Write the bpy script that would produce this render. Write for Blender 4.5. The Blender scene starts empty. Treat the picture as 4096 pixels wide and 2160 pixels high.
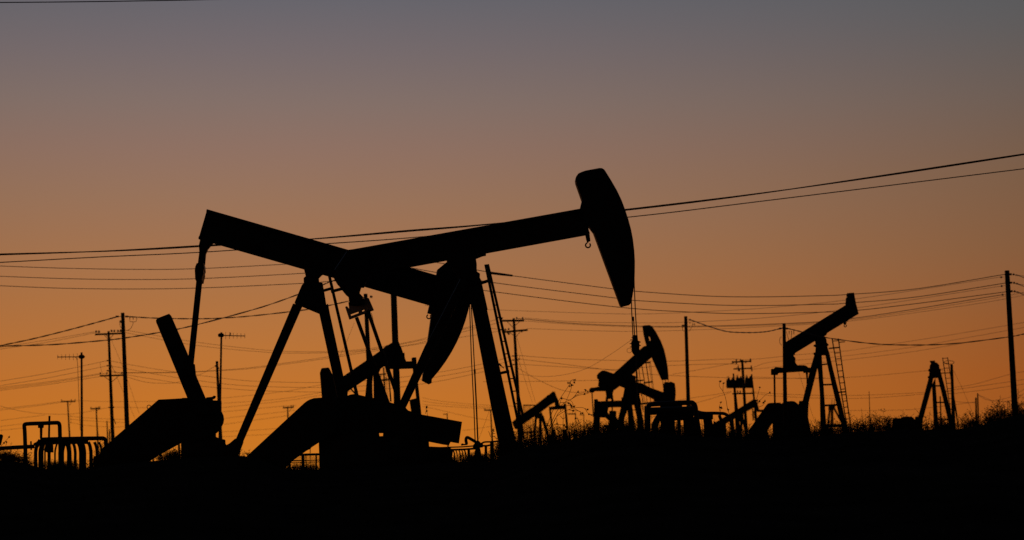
import bpy, bmesh, math, random
from mathutils import Vector
random.seed(7)
sc = bpy.context.scene
COL = sc.collection

# ------------------------------------------------------------------ camera
EYE = Vector((0.0, 0.0, 1.7))
FPX = 4096 * 100.0 / 36.0            # focal length in photo pixels
PITCH = math.atan((1880 - 1080) / FPX)
cam = bpy.data.cameras.new('camera'); cam.lens = 100; cam.sensor_width = 36
cam.clip_start = 0.5; cam.clip_end = 20000
cam.dof.use_dof = True; cam.dof.focus_distance = 63.0; cam.dof.aperture_fstop = 2.3
co = bpy.data.objects.new('camera', cam); COL.objects.link(co)
co.location = EYE; co.rotation_euler = (math.pi / 2 + PITCH, 0, 0)
sc.camera = co

# ------------------------------------------------------------------ dusk sky, exposure
def lin(c):
    return tuple(((v / 255) / 12.92 if v / 255 <= .04045 else ((v / 255 + .055) / 1.055) ** 2.4) for v in c) + (1,)

world = bpy.data.worlds.new('World'); sc.world = world; world.use_nodes = True
nt = world.node_tree; nt.nodes.clear(); N = nt.nodes.new; L = nt.links.new
def math_node(op, a, b=None, c=None, clamp=False):
    n = N('ShaderNodeMath'); n.operation = op; n.use_clamp = clamp
    for i, v in enumerate((a, b, c)):
        if v is None: continue
        if isinstance(v, (int, float)): n.inputs[i].default_value = v
        else: L(v, n.inputs[i])
    return n.outputs[0]
tc = N('ShaderNodeTexCoord'); sp = N('ShaderNodeSeparateXYZ'); L(tc.outputs['Generated'], sp.inputs[0])
el = math_node('MULTIPLY', math_node('ARCSINE', sp.outputs['Z']), 180 / math.pi)
pos = math_node('POWER', math_node('DIVIDE', math_node('MAXIMUM', el, 0.0), 90.0), 0.5)
az = math_node('MULTIPLY', math_node('ARCTAN2', sp.outputs['X'], sp.outputs['Y']), 180 / math.pi)
off = math_node('ABSOLUTE', math_node('ADD', az, 5.2))          # degrees from where the sun went down
def ramp(stops):
    r = N('ShaderNodeValToRGB'); r.color_ramp.interpolation = 'LINEAR'
    e = r.color_ramp.elements
    stops = sorted(((max(d, 0) / 90) ** .5, c) for d, c in stops)
    while len(e) < len(stops): e.new(0.5)
    for x, (p, c) in zip(e, stops): x.position = p; x.color = lin(c)
    L(pos, r.inputs[0]); return r.outputs[0]
def E(y): return (1880 - y) / FPX * 180 / math.pi
glow = ramp([(0, (207, 122, 34)), (E(1700), (202, 118, 37)), (E(1570), (196, 116, 44)), (E(1400), (187, 116, 55)), (E(1200), (175, 115, 67)),
             (E(1000), (164, 115, 79)), (E(800), (153, 115, 90)), (E(600), (143, 113, 99)), (E(410), (131, 112, 105)), (E(200), (117, 106, 108)),
             (E(0), (103, 101, 108)), (14, (82, 86, 100)), (22, (62, 70, 88)), (40, (42, 51, 70)), (90, (26, 33, 49))])
side = ramp([(0, (160, 84, 28)), (E(1700), (160, 85, 29)), (E(1500), (157, 85, 34)), (E(1300), (148, 88, 45)), (E(1010), (134, 92, 61)), (E(700), (123, 93, 71)),
             (E(400), (109, 93, 84)), (E(110), (94, 91, 91)), (E(0), (90, 90, 92)), (14, (75, 79, 87)), (22, (57, 64, 77)), (40, (39, 47, 63)), (90, (26, 33, 49))])
t = math_node('DIVIDE', off, 15.5, clamp=True)
t = math_node('POWER', t, 1.75)
mix = N('ShaderNodeMix'); mix.data_type = 'RGBA'; L(t, mix.inputs['Factor']); L(glow, mix.inputs['A']); L(side, mix.inputs['B'])
far = N('ShaderNodeMapRange'); far.interpolation_type = 'SMOOTHSTEP'; L(off, far.inputs['Value'])
far.inputs['From Min'].default_value = 16; far.inputs['From Max'].default_value = 120
far.inputs['To Min'].default_value = 1.0; far.inputs['To Max'].default_value = 0.12
mul = N('ShaderNodeMix'); mul.data_type = 'RGBA'; mul.blend_type = 'MULTIPLY'; mul.inputs['Factor'].default_value = 1
L(mix.outputs['Result'], mul.inputs['A']); L(far.outputs['Result'], mul.inputs['B'])
bg = N('ShaderNodeBackground'); bg.inputs['Strength'].default_value = 1.0; L(mul.outputs['Result'], bg.inputs['Color'])
wo = N('ShaderNodeOutputWorld'); L(bg.outputs[0], wo.inputs[0])
vs = sc.view_settings; vs.view_transform = 'Standard'; vs.look = 'None'; vs.exposure = 0; vs.gamma = 1; vs.use_curve_mapping = False
sc.cycles.max_bounces = 4

# ------------------------------------------------------------------ materials
def material(name, c1, c2, scale, rough=.7, metal=0.0, bump=.15, spec=.3):
    m = bpy.data.materials.new(name); m.use_nodes = True; t = m.node_tree
    b = t.nodes['Principled BSDF']; b.inputs['Roughness'].default_value = rough; b.inputs['Metallic'].default_value = metal
    b.inputs['Specular IOR Level'].default_value = spec
    g = t.nodes.new('ShaderNodeTexCoord'); n = t.nodes.new('ShaderNodeTexNoise'); n.inputs['Scale'].default_value = scale; n.inputs['Detail'].default_value = 6
    r = t.nodes.new('ShaderNodeValToRGB'); r.color_ramp.elements[0].position = .35; r.color_ramp.elements[1].position = .7
    r.color_ramp.elements[0].color = (*c1, 1); r.color_ramp.elements[1].color = (*c2, 1)
    bp = t.nodes.new('ShaderNodeBump'); bp.inputs['Strength'].default_value = bump; bp.inputs['Distance'].default_value = .02
    t.links.new(g.outputs['Object'], n.inputs['Vector']); t.links.new(n.outputs['Fac'], r.inputs[0]); t.links.new(r.outputs[0], b.inputs['Base Color'])
    t.links.new(n.outputs['Fac'], bp.inputs['Height']); t.links.new(bp.outputs[0], b.inputs['Normal'])
    return m
PAINT = material('dark_machine_paint', (.020, .021, .022), (.035, .03, .026), 6, .55)
STEEL = material('oily_steel', (.022, .02, .018), (.04, .032, .026), 14, .5)
PIPE = material('weathered_pipe', (.03, .024, .018), (.05, .04, .03), 9, .6)
WOOD = material('creosoted_pole_wood', (.025, .018, .012), (.045, .032, .022), 12, .9, bump=.4, spec=.08)
GLAZE = material('brown_glazed_ceramic', (.02, .01, .006), (.035, .018, .01), 20, .3)
CABLE = material('dull_conductor', (.03, .03, .03), (.05, .05, .05), 30, .6)
SOIL = material('dark_oily_soil', (.018, .014, .010), (.038, .030, .022), .8, 1.0, bump=.6, spec=0)
WEED = material('dry_weed_stem', (.035, .026, .014), (.06, .045, .024), 5, 1.0, bump=0, spec=0)
CONC = material('stained_concrete', (.06, .055, .05), (.1, .095, .085), 4, .9, spec=.08)

# ------------------------------------------------------------------ from the photo's geometry to metres
CP, SP = math.cos(PITCH), math.sin(PITCH)
def ray(p):
    x = (p[0] - 2048) / FPX; u = (1080 - p[1]) / FPX
    return Vector((x, CP - u * SP, SP + u * CP))
class View:
    """The upright plane a machine stands in: at depth Y, square to the sight line through its middle."""
    def __init__(self, px, Y):
        d = ray((px, 1880)); self.n = Vector((d.x, d.y, 0)).normalized()
        self.D = Y / self.n.y; self.Y = Y; self.mpp = Y / FPX
        self.px = px
    def w(self, p, off=0.0):
        d = ray(p); return EYE + d * ((self.D + off) / d.dot(self.n))
    def par(self, p, off): return self.w(p) + self.n * off
def at(p, Y):
    d = ray(p); return EYE + d * (Y / d.y)
class Fr:
    def __init__(self, x0, y0, s): self.a = (x0, y0, s)
    def __call__(self, *uv):
        x0, y0, s = self.a
        if len(uv) == 2: return (x0 + uv[0] / s, y0 + uv[1] / s)
        return [(x0 + u / s, y0 + v / s) for u, v in uv[0]]
fL = Fr(0, 1150, 1.697); fM = Fr(1024, 1150, 1.697); fN = Fr(2048, 1150, 1.697); fO = Fr(3072, 1050, 1.697)
fp = Fr(500, 800, 2.469); fq = Fr(1200, 900, 2.7156); fr = Fr(2100, 650, 2.2633); fs = Fr(500, 1400, 2.716)
ft = Fr(1250, 1150, 2.716); fu = Fr(1250, 1500, 3.22); fv = Fr(2320, 1270, 2.716); fw = Fr(2780, 1370, 3.396)
fx = Fr(2000, 1500, 4.526); fy = Fr(3000, 1150, 2.264); fz = Fr(3480, 1400, 3.3945); fA = Fr(0, 1550, 3.396)
fB = Fr(200, 1220, 2.715); fC = Fr(1960, 1250, 2.715); fD = Fr(2400, 1250, 5.432); fE = Fr(1750, 1600, 4.527)
fF = Fr(3950, 1060, 6.79); fG = Fr(1100, 1600, 4.528); fH = Fr(0, 940, 1.84); fI = Fr(1900, 1080, 1.84)

# ------------------------------------------------------------------ mesh helpers
class MB:
    def __init__(self): self.v = []; self.f = []
    def prism(self, pts, view, off=0.0, width=.2, offs=None):
        b = [view.w(p, o) for p, o in zip(pts, offs or [off] * len(pts))]
        h = view.n * (width / 2); i = len(self.v); n = len(b)
        self.v += [q - h for q in b] + [q + h for q in b]
        self.f.append(tuple(range(i, i + n))); self.f.append(tuple(range(i + 2 * n - 1, i + n - 1, -1)))
        for k in range(n):
            a, c = i + k, i + (k + 1) % n
            self.f.append((a, a + n, c + n, c))
        return self
    def strip(self, p0, p1, w, view, off=0.0, width=.15, w1=None):
        w1 = w if w1 is None else w1
        dx, dy = p1[0] - p0[0], p1[1] - p0[1]; l = math.hypot(dx, dy) or 1; nx, ny = -dy / l, dx / l
        return self.prism([(p0[0] + nx * w / 2, p0[1] + ny * w / 2), (p1[0] + nx * w1 / 2, p1[1] + ny * w1 / 2),
                           (p1[0] - nx * w1 / 2, p1[1] - ny * w1 / 2), (p0[0] - nx * w / 2, p0[1] - ny * w / 2)], view, off, width)
    def tube(self, pts, r, n=8, closed=False):
        m = len(pts); rr = r if isinstance(r, (list, tuple)) else [r] * m; i = len(self.v); prev = None
        for k in range(m):
            if closed: d = pts[(k + 1) % m] - pts[k - 1]
            else: d = pts[min(k + 1, m - 1)] - pts[max(k - 1, 0)]
            d = d.normalized() if d.length > 1e-9 else Vector((0, 0, 1))
            a = Vector((0, 0, 1)) if prev is None else prev
            a = a - d * a.dot(d)
            if a.length < 1e-3: a = Vector((0, 1, 0)) - d * d.y
            if a.length < 1e-3: a = Vector((1, 0, 0)) - d * d.x
            a.normalize(); prev = a; b = d.cross(a)
            for j in range(n):
                t = 2 * math.pi * j / n; self.v.append(pts[k] + (a * math.cos(t) + b * math.sin(t)) * rr[k])
        for k in range(m if closed else m - 1):
            for j in range(n):
                p, q = i + k * n, i + ((k + 1) % m) * n
                self.f.append((p + j, p + (j + 1) % n, q + (j + 1) % n, q + j))
        if not closed:
            self.f.append(tuple(range(i, i + n))[::-1]); self.f.append(tuple(range(i + (m - 1) * n, i + m * n)))
        return self
    def ring(self, view, c, r, th, off=0, a0=0, a1=360, ry=None, n=6):
        full = abs(a1 - a0) >= 360; ns = 16
        pts = [view.w((c[0] + r * math.cos(math.radians(a0 + (a1 - a0) * k / ns)), c[1] + (ry or r) * math.sin(math.radians(a0 + (a1 - a0) * k / ns))), off)
               for k in range(ns if full else ns + 1)]
        return self.tube(pts, th * view.mpp / 2, n, closed=full)
    def disc(self, view, c, r, off, width, n=20):
        return self.prism([(c[0] + r * math.cos(2 * math.pi * k / n), c[1] + r * math.sin(2 * math.pi * k / n)) for k in range(n)], view, off, width)
    def build(self, name, mat, parent=None, origin=None, smooth=False):
        if parent is not None: o0 = parent_world(parent)
        else: o0 = origin or Vector((0, 0, 0))
        me = bpy.data.meshes.new(name); me.from_pydata([tuple(p - o0) for p in self.v], [], self.f)
        bm = bmesh.new(); bm.from_mesh(me); bmesh.ops.recalc_face_normals(bm, faces=bm.faces); bm.to_mesh(me); bm.free()
        if smooth:
            for p in me.polygons: p.use_smooth = len(p.vertices) == 4
        me.materials.append(mat); o = bpy.data.objects.new(name, me); COL.objects.link(o)
        if parent is not None: o.parent = parent
        else: o.location = o0
        return o
def parent_world(o):
    v = Vector((0, 0, 0))
    while o is not None: v = v + o.location; o = o.parent
    return v
def tag(o, label, cat, group=None, kind=None):
    if label: o['label'] = label
    if cat: o['category'] = cat
    if group: o['group'] = group
    if kind: o['kind'] = kind
    return o
def thing(name, label, cat, loc, group=None):
    o = bpy.data.objects.new(name, None); o.empty_display_size = .3; COL.objects.link(o); o.location = loc
    return tag(o, label, cat, group)
def smooth_pts(pts, m=10):
    """Catmull-Rom through the given points."""
    if len(pts) < 3: return [tuple(p) for p in pts]
    out = []; P = [tuple(2 * a - b for a, b in zip(pts[0], pts[1]))] + list(pts) + [tuple(2 * a - b for a, b in zip(pts[-1], pts[-2]))]
    for i in range(1, len(P) - 2):
        for k in range(m):
            s = k / m
            out.append(tuple(.5 * (2 * b + (c - a) * s + (2 * a - 5 * b + 4 * c - d) * s * s + (3 * b - a - 3 * c + d) * s ** 3)
                             for a, b, c, d in zip(P[i - 1], P[i], P[i + 1], P[i + 2])))
    return out + [tuple(pts[-1])]

# ------------------------------------------------------------------ ground
CREST = [(-3000, 1850), (0, 1842), (60, 1848), (130, 1862), (170, 1876), (230, 1882), (290, 1879), (350, 1882), (400, 1868), (480, 1858), (640, 1843), (720, 1836), (900, 1828), (985, 1828), (1080, 1855),
         (1135, 1879), (1350, 1880), (1700, 1856), (1960, 1848), (2060, 1806), (2120, 1784), (2180, 1784), (2240, 1778), (2310, 1758), (2350, 1744), (2390, 1735), (2430, 1736), (2480, 1731), (2550, 1731), (2610, 1736),
         (2700, 1748), (2850, 1756), (2960, 1763), (3090, 1768), (3160, 1766), (3250, 1752), (3330, 1747), (3400, 1737), (3450, 1731), (3500, 1735), (3560, 1728), (3640, 1726), (3700, 1729), (3780, 1724), (3830, 1727), (3880, 1716), (3930, 1712), (3960, 1698),
         (4050, 1676), (4200, 1658), (7000, 1645)]
BASE = [(-12000, 1892), (1750, 1892), (2000, 1872), (2200, 1812), (2400, 1782), (3000, 1790), (3500, 1768), (3900, 1750), (4300, 1720), (14000, 1715)]
def interp(T, x):
    if x <= T[0][0]: return T[0][1]
    for (a, b), (c, d) in zip(T, T[1:]):
        if x <= c:
            s = (x - a) / (c - a); return b + (d - b) * s
    return T[-1][1]
def ss(a, b, x):
    s = min(1, max(0, (x - a) / (b - a))); return s * s * (3 - 2 * s)
def ground_z(x, Y):
    pn = 2048 + FPX * x / min(max(Y, 45.0), 80.0)
    zc = 1.7 + (1880 - interp(CREST, pn)) / FPX * 61.0
    near = zc * ss(12, 59, Y)
    if Y < 66: return near
    pf = 2048 + FPX * x / Y
    zf = 1.7 + (1880 - interp(BASE, pf)) / FPX * min(Y, 450.0)
    return near + (zf - near) * ss(66, 84, Y)
av = sorted(set([round(-.24 + .0022 * i, 4) for i in range(int(.48 / .0022) + 1)] + [s * v for s in (-1, 1) for v in (.27, .3, .35, .4, .5, .65, .9, 1.3, 2, 3, 5, 8, 14, 25)]))
yv = [-400, -150, -60, -30, -15, -5, 0, 5, 10, 15, 20, 25, 30, 35, 40, 44, 48, 51, 54, 56, 57, 58, 59, 60, 61, 62, 63, 64, 65, 66, 67, 68, 70, 72, 74, 77, 80, 84,
      90, 100, 115, 130, 150, 170, 200, 240, 290, 340, 400, 450, 600, 900, 1500, 3000, 6000]
gv = []; gf = []
for Y in yv:
    s = max(Y, 0) + 40
    for a in av:
        x = a * s; gv.append((x, Y, ground_z(x, Y) + random.uniform(-.012, .012)))
nA = len(av)
for j in range(len(yv) - 1):
    for i in range(nA - 1): gf.append((j * nA + i, j * nA + i + 1, (j + 1) * nA + i + 1, (j + 1) * nA + i))
gm = bpy.data.meshes.new('ground'); gm.from_pydata(gv, [], gf); gm.materials.append(SOIL)
go = bpy.data.objects.new('ground', gm); COL.objects.link(go); tag(go, None, None, None, 'structure')
def foot(view, px):
    p = view.w((px, 1880)); return Vector((p.x, p.y, ground_z(p.x, p.y)))

# ------------------------------------------------------------------ builders shared by the machines
def ibeam(view, tl, tr, br, bl, width, tpx, parent, off=0.0):
    def lerp(a, b, s): return (a[0] + (b[0] - a[0]) * s, a[1] + (b[1] - a[1]) * s)
    h = math.hypot(bl[0] - tl[0], bl[1] - tl[1]); k = tpx / h
    m = MB()
    m.prism([tl, tr, lerp(tr, br, k), lerp(tl, bl, k)], view, off, width)
    m.prism([lerp(bl, tl, k), lerp(br, tr, k), br, bl], view, off, width)
    m.prism([lerp(tl, bl, k), lerp(tr, br, k), lerp(br, tr, k), lerp(bl, tl, k)], view, off, width * .12)
    for s in (0.004, .25, .5, .75, .985):                      # end plates and web stiffeners
        a, b = lerp(tl, tr, s), lerp(bl, br, s); e = .006
        a2, b2 = lerp(tl, tr, s + e), lerp(bl, br, s + e)
        m.prism([lerp(a, b, k), lerp(a2, b2, k), lerp(b2, a2, k), lerp(b, a, k)], view, off, width * .96)
    return m.build('walking_beam', PAINT, parent)
def ladder(view, r0, r1, offs, wpx, ys, parent, rung_px=3.5, rw=None):
    """r0, r1: the two rails as point pairs; ys: heights of the rungs in the photo."""
    m = MB()
    for (a, b), o in zip((r0, r1), offs): m.strip(a, b, wpx, view, o, .05)
    lad = m.build('ladder', PAINT, parent)
    def on(r, y):
        (a, b) = r; s = (y - a[1]) / (b[1] - a[1]); return (a[0] + (b[0] - a[0]) * s, y)
    for y in ys:
        MB().tube([view.w(on(r0, y), offs[0]), view.w(on(r1, y - (rw or 0)), offs[1])], rung_px * view.mpp / 2, 6).build('rung', STEEL, lad)
    return lad
def hook(view, c, r, th, parent, shank=None, off=0.0):
    m = MB(); m.ring(view, c, r, th, off, 200 - 250, 250)
    if shank: m.prism(shank, view, off, .08)
    return m.build('hook', STEEL, parent)
def legs(view, poly, parent, off=.45, width=.16):
    for o in (-off, off): MB().prism(poly, view, o, width).build('leg', PAINT, parent)
def insulator(parent, p, axis, r, h):
    a = axis.normalized()
    prof = [(0, .35), (.12, 1), (.3, .45), (.42, 1), (.6, .4), (.72, .95), (.9, .4), (1, .35)]
    return MB().tube([p + a * (h * (s - .5)) for s, _ in prof], [r * q for _, q in prof], 8).build('insulator', GLAZE, parent)

# ================================================================== pump jack A: tail up, head down, behind
vA = View(1150, 64.8)
A = thing('pump_jack', 'large pump jack at left, tail raised, horse head hanging low behind the nearer one', 'pump jack', foot(vA, 1150), 'pump jacks of the oil field')
ibeam(vA, (828, 839), (1800, 1118.5), (1762, 1233), (794, 955), .34, 9, A)
MB().prism(fp([(748, 380), (731, 455), (736, 515), (720, 640), (790, 640), (800, 530), (822, 482), (850, 450), (868, 428), (880, 420)]), vA, 0, .36).build('tail_bearing', STEEL, A)
MB().prism(fp([(717, 645), (704, 675), (698, 710), (702, 800), (738, 812), (768, 808), (774, 775), (784, 740), (782, 715), (790, 695), (786, 640)]), vA, 0, 1.35).build('equalizer', STEEL, A)
for o in (-.58, .58):
    MB().strip(fp(734, 800), (758, 1500), 24, vA, o, .12).build('pitman_arm', PAINT, A)
    c = MB().prism(fL([(1060, 224), (1072, 210), (1150, 180), (1162, 192), (1279, 462), (1315, 520), (1323, 522), (1330, 595), (1402, 765), (1440, 860), (1330, 860), (1272, 750), (1062, 240)]), vA, o * .82, .18).build('crank', PAINT, A)
    MB().prism(fL([(1060, 224), (1072, 210), (1150, 180), (1162, 192), (1235, 360), (1139, 420), (1062, 240)]), vA, o * 1.5, .3).build('counterweight', PAINT, c)
MB().disc(vA, fL(1430, 893), 90 / 1.697, 0, .5).build('brake_drum', STEEL, A)
MB().prism(fL([(1395, 757), (1402, 746), (1440, 742), (1453, 733), (1466, 738), (1462, 752), (1446, 760), (1446, 768), (1470, 775), (1395, 790)]), vA, .2, .08).build('brake_lever', STEEL, A)
g = MB().prism(fL([(1240, 752), (1392, 750), (1440, 768), (1502, 770), (1502, 960), (1464, 990), (1464, 1012), (1500, 1030), (1480, 1080), (1232, 1080)]), vA, 0, .8).build('gearbox', PAINT, A)
MB().ring(vA, fL(1011, 811), 13 / 1.697, 3, .28).build('lifting_eye', STEEL, A)
MB().prism(fL([(1078, 762), (1275, 751), (1300, 1000), (1232, 1054), (1110, 1121), (960, 1210), (640, 1210), (700, 1091), (780, 1020)]), vA, .62, .34).build('belt_guard', PAINT, A)
MB().prism(fL([(1234, 1078), (1500, 1028), (1527, 1033), (1529, 1060), (1560, 1100), (1560, 1230), (1234, 1230)]), vA, 0, .9).build('pedestal', CONC, A)
for o in (-.45, .45): MB().prism([(560, 1878), (1560, 1878), (1560, 1905), (560, 1905)], vA, o, .2).build('skid', PAINT, A)
MB().prism(fL([(640, 1150), (830, 1150), (830, 1240), (640, 1240)]), vA, .6, .5).build('motor', STEEL, A)
MB().prism(fp([(1768, 680), (1787, 755), (1764, 775), (1766, 832), (1950, 832), (1948, 822), (1917, 818), (1914, 772), (1948, 738), (1960, 735)]), vA, 0, .4).build('saddle_bearing', STEEL, A)
MB().prism(fp([(1764, 826), (1745, 848), (1675, 1015), (1690, 1022), (1750, 1050), (1920, 1120), (1990, 1060), (1965, 905), (1950, 826)]), vA, 0, .5).build('gusset_plate', PAINT, A)
legs(vA, [(1172, 1215), (1211, 1222), (975, 1762), (966, 1790), (935, 1790), (942, 1760)], A, .42)
MB().prism(fL([(1540, 1070), (1560, 1060), (1600, 1026), (1651, 1050), (1622, 1125), (1600, 1200), (1530, 1200)]), vA, 0, 1.05).build('foot_plate', PAINT, A)
legs(vA, [(1274, 1240), (1312, 1215), (1319, 1253), (1374, 1507), (1445, 1840), (1405, 1840)], A, .42)
ladder(vA, (fp(2016, 755), (1426, 1582)), (fp(2022, 755), (1431, 1584)), (-.18, .22), 9, range(1150, 1580, 48), A, 4)
MB().strip(fp(1962, 895), fp(2040, 873), 11, vA, 0, .06).build('ladder_bracket', STEEL, A)
MB().strip(fp(2034, 905), fp(2160, 872), 12, vA, -.1, .06).build('ladder_bracket', STEEL, A)
hc = (1250, 1090)
arc = [(hc[0] + 640 * math.cos(math.radians(a)), hc[1] + 640 * math.sin(math.radians(a))) for a in range(-2, 44, 4)]
MB().prism([(1717, 1223), (1745, 1102.5), (1748.7, 1080), (1785.5, 1050), (1830, 1040), (1870, 1042)] + arc + [(1725, 1533), (1716, 1537), (1688, 1522), (1692, 1492), (1707, 1386), (1725, 1257), (1723, 1255), (1710, 1251.7)], vA, 0, .4).build('horse_head', PAINT, A)
hook(vA, fq(1399, 996), 8, 5, A)
MB().tube([vA.w(p, -.12) for p in ((1889, 1130), (1878, 1205), (1885, 1420), (1896, 1640), (1901, 1775))], 4.2 * vA.mpp / 2, 6).build('bridle_cable', STEEL, A)
MB().tube([vA.w(p, .12) for p in ((1890, 1150), (1885, 1216), (1899, 1489))], 4.2 * vA.mpp / 2, 6).build('bridle_cable', STEEL, A)
MB().tube([vA.w(p, .12) for p in ((1898.6, 1478), (1899.4, 1495))], 8 * vA.mpp / 2, 6).tube([vA.w(p, .12) for p in ((1899, 1490), (1904.6, 1600), (1912, 1778))], 6 * vA.mpp / 2, 6).build('polished_rod', STEEL, A)

# ================================================================== pump jack B: head up, in front
vB = View(1880, 61.6)
Bp = thing('pump_jack', 'largest pump jack in the middle with its horse head raised highest to the right', 'pump jack', foot(vB, 1880), 'pump jacks of the oil field')
ibeam(vB, (1391, 1003), (2340, 833.5), (2358, 937), (1408, 1109.5), .34, 9, Bp)
MB().prism([(1393, 1001.5), (1388, 1004), (1337, 1080), (1337.5, 1117), (1349, 1137.5), (1360, 1149), (1455, 1150), (1480, 1098), (1470, 990)], vB, 0, .3).build('tail_plate', PAINT, Bp)
MB().prism([(1358, 1140), (1369, 1162), (1382, 1178), (1395, 1189), (1398, 1207), (1400, 1222), (1450, 1215), (1453, 1189), (1437, 1172), (1445, 1145), (1460, 1110)], vB, 0, .4).build('tail_bearing', STEEL, Bp)
def eoff(pts): return [.62 - 1.24 * (u - 358) / (666 - 358) for u, _ in pts]
eq = MB()
for pl in ([(392, 165), (470, 140), (612, 117), (646, 207), (408, 292)], [(358, 218), (364, 209), (378, 207), (395, 226), (425, 330), (400, 346)],
           [(585, 125), (612, 117), (666, 243), (636, 256)], [(398, 322), (648, 226), (662, 246), (402, 346)],
           [(500, 250), (536, 236), (546, 286), (505, 300)], [(566, 228), (645, 200), (656, 240), (575, 272)]):
    eq.prism(ft(pl), vB, 0, .26, eoff(pl))
eq.build('equalizer', STEEL, Bp)
for o, a, b in ((.6, (478, 325), (838, 1300)), (-.6, (600, 250), (962, 1300))):
    MB().strip(ft(*a), ft(*b), 14.5, vB, o, .12).build('pitman_arm', PAINT, Bp)
    pl = fu([(900, 440), (1040, 400), (1405, 510), (1926, 604), (1886, 881), (1778, 863), (1755, 906), (1680, 896), (1200, 800), (930, 690)])
    c = MB().prism(pl, vB, o * .8, .2).build('crank', PAINT, Bp)
    MB().prism(fu([(1420, 513), (1926, 604), (1886, 881), (1778, 863), (1755, 906), (1400, 840)]), vB, o * 1.35, .32).build('counterweight', PAINT, c)
MB().prism([(1300, 1592), (1340, 1590), (1388, 1586), (1404, 1580), (1422, 1577), (1442, 1582), (1460, 1586), (1500, 1594), (1556, 1609), (1600, 1622), (1622, 1630), (1634, 1643), (1650, 1648), (1700, 1690), (1700, 1732), (1340, 1732)], vB, 0, .75).build('gearbox', PAINT, Bp)
MB().prism([(1279, 1766), (1335, 1730), (1514, 1732), (1516, 1746), (1534, 1745), (1535, 1733), (1712, 1732), (1716, 1790), (1770, 1800), (1775, 1890), (1283, 1890)], vB, 0, .9).build('pedestal', CONC, Bp)
MB().prism([(985, 1829), (1218, 1613.5), (1229, 1605), (1240, 1599), (1258, 1593), (1290, 1591), (1345, 1591), (1345, 1730), (1278, 1767.4), (1243.5, 1790), (1240, 1795), (1224, 1803), (1192, 1826), (1173, 1840), (1136, 1876), (1100, 1900), (940, 1900)], vB, -.6, .36).build('belt_guard', PAINT, Bp)
MB().prism([(960, 1856), (1110, 1856), (1110, 1900), (960, 1900)], vB, -.6, .5).build('motor', STEEL, Bp)
for_skid = [(1285, 1847), (2095, 1847), (2095, 1888), (1285, 1888)]
for o in (-.5, .5): MB().prism(for_skid, vB, o, .22).build('skid', PAINT, Bp)
MB().prism([(1560, 1780), (1800, 1790), (1812, 1800), (1800, 1895), (1540, 1895)], vB, 0, .9).build('crank_guard', PAINT, Bp)
MB().prism([(1790, 1035), (1786, 1043), (1800, 1060), (1815, 1082), (1907, 1082), (1907, 1058), (1903, 1034), (1931, 1023), (1944, 1021), (1944, 1012), (1927, 1018), (1900, 1025)], vB, 0, .42).build('saddle_bearing', STEEL, Bp)
MB().prism([(1812, 1076), (1906, 1076), (1908, 1089), (1920, 1098), (1919, 1113), (1925, 1125), (1950, 1238), (1882, 1215), (1800, 1240), (1775, 1250), (1837, 1117)], vB, 0, .52).build('gusset_plate', PAINT, Bp)
legs(vB, [(1885, 1215), (1943, 1215), (2027, 1600), (2080, 1840), (2008, 1840), (1964, 1625)], Bp, .42)
legs(vB, [(1839, 1112), (1882, 1112), (1690, 1493), (1558, 1765), (1522, 1765), (1601.6, 1603), (1699, 1386)], Bp, .42, .14)
MB().strip((1995, 1454), (2005, 1464), 6, vB, 0, .1).strip((2003, 1462), (2016, 1473), 3, vB, 0, .05).build('guy_clamp', STEEL, Bp)
ladder(vB, ((1942, 1058), (2073, 1692)), ((1951, 1057), (2092, 1665)), (.2, -.2), 10.5, [1075, 1124, 1172, 1221, 1270, 1319, 1366, 1416, 1467, 1515, 1565, 1615, 1660], Bp, 4.5, 1)
MB().strip(fq(1965, 632), fq(2050, 604), 12, vB, 0, .06).build('ladder_bracket', STEEL, Bp)
MB().strip((1996, 1494), (2037, 1485), 11, vB, 0, .06).build('ladder_bracket', STEEL, Bp)
MB().prism(fr([(458, 190), (454, 162), (460, 135), (480, 108), (510, 94), (545, 82), (670, 59), (692, 60), (712, 71), (727, 92), (780, 178), (830, 265), (870, 350), (900, 430), (930, 520), (955, 612), (972, 700), (984, 800), (990, 900), (989, 1000), (987, 1060), (984, 1115), (968, 1218), (956, 1278), (945, 1288), (875, 1305), (862, 1298), (620, 640), (560, 560), (496, 425), (514, 348)]), vB, 0, .44).build('horse_head', PAINT, Bp)
hook(vB, fr(570, 749), 9.6, 6, Bp, fr([(544, 645), (582, 635), (592, 711), (576, 718), (573, 728), (562, 726), (560, 718), (552, 690)]))
MB().tube([vB.w(p, -.12) for p in ((2536, 1090), (2537, 1140), (2541.7, 1250), (2548, 1348))], 4.2 * vB.mpp / 2, 6).build('bridle_cable', STEEL, Bp)
MB().tube([vB.w(p, .12) for p in ((2525, 1170), (2525.5, 1200), (2527, 1250), (2532, 1348))], 4.2 * vB.mpp / 2, 6).build('bridle_cable', STEEL, Bp)
MB().prism(fD([(708, 498), (805, 498), (816, 612), (708, 612)]), vB, 0, .34).prism(fD([(680, 632), (705, 606), (815, 604), (830, 618), (850, 645), (856, 700), (850, 800), (862, 815), (800, 930), (740, 920), (705, 870), (690, 825), (690, 780), (682, 740)]), vB, 0, .16).build('carrier_bar', STEEL, Bp)
for a, b, w in (((690, 675), (645, 678), 20), ((695, 750), (652, 748), 18), ((705, 600), (662, 590), 14), ((705, 550), (684, 540), 14), ((830, 625), (880, 648), 26), ((845, 716), (885, 718), 22), ((690, 590), (668, 612), 10)):
    MB().strip(fD(*a), fD(*b), w / 5.432, vB, 0, .03).build('clamp_bolt', STEEL, Bp)
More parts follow.
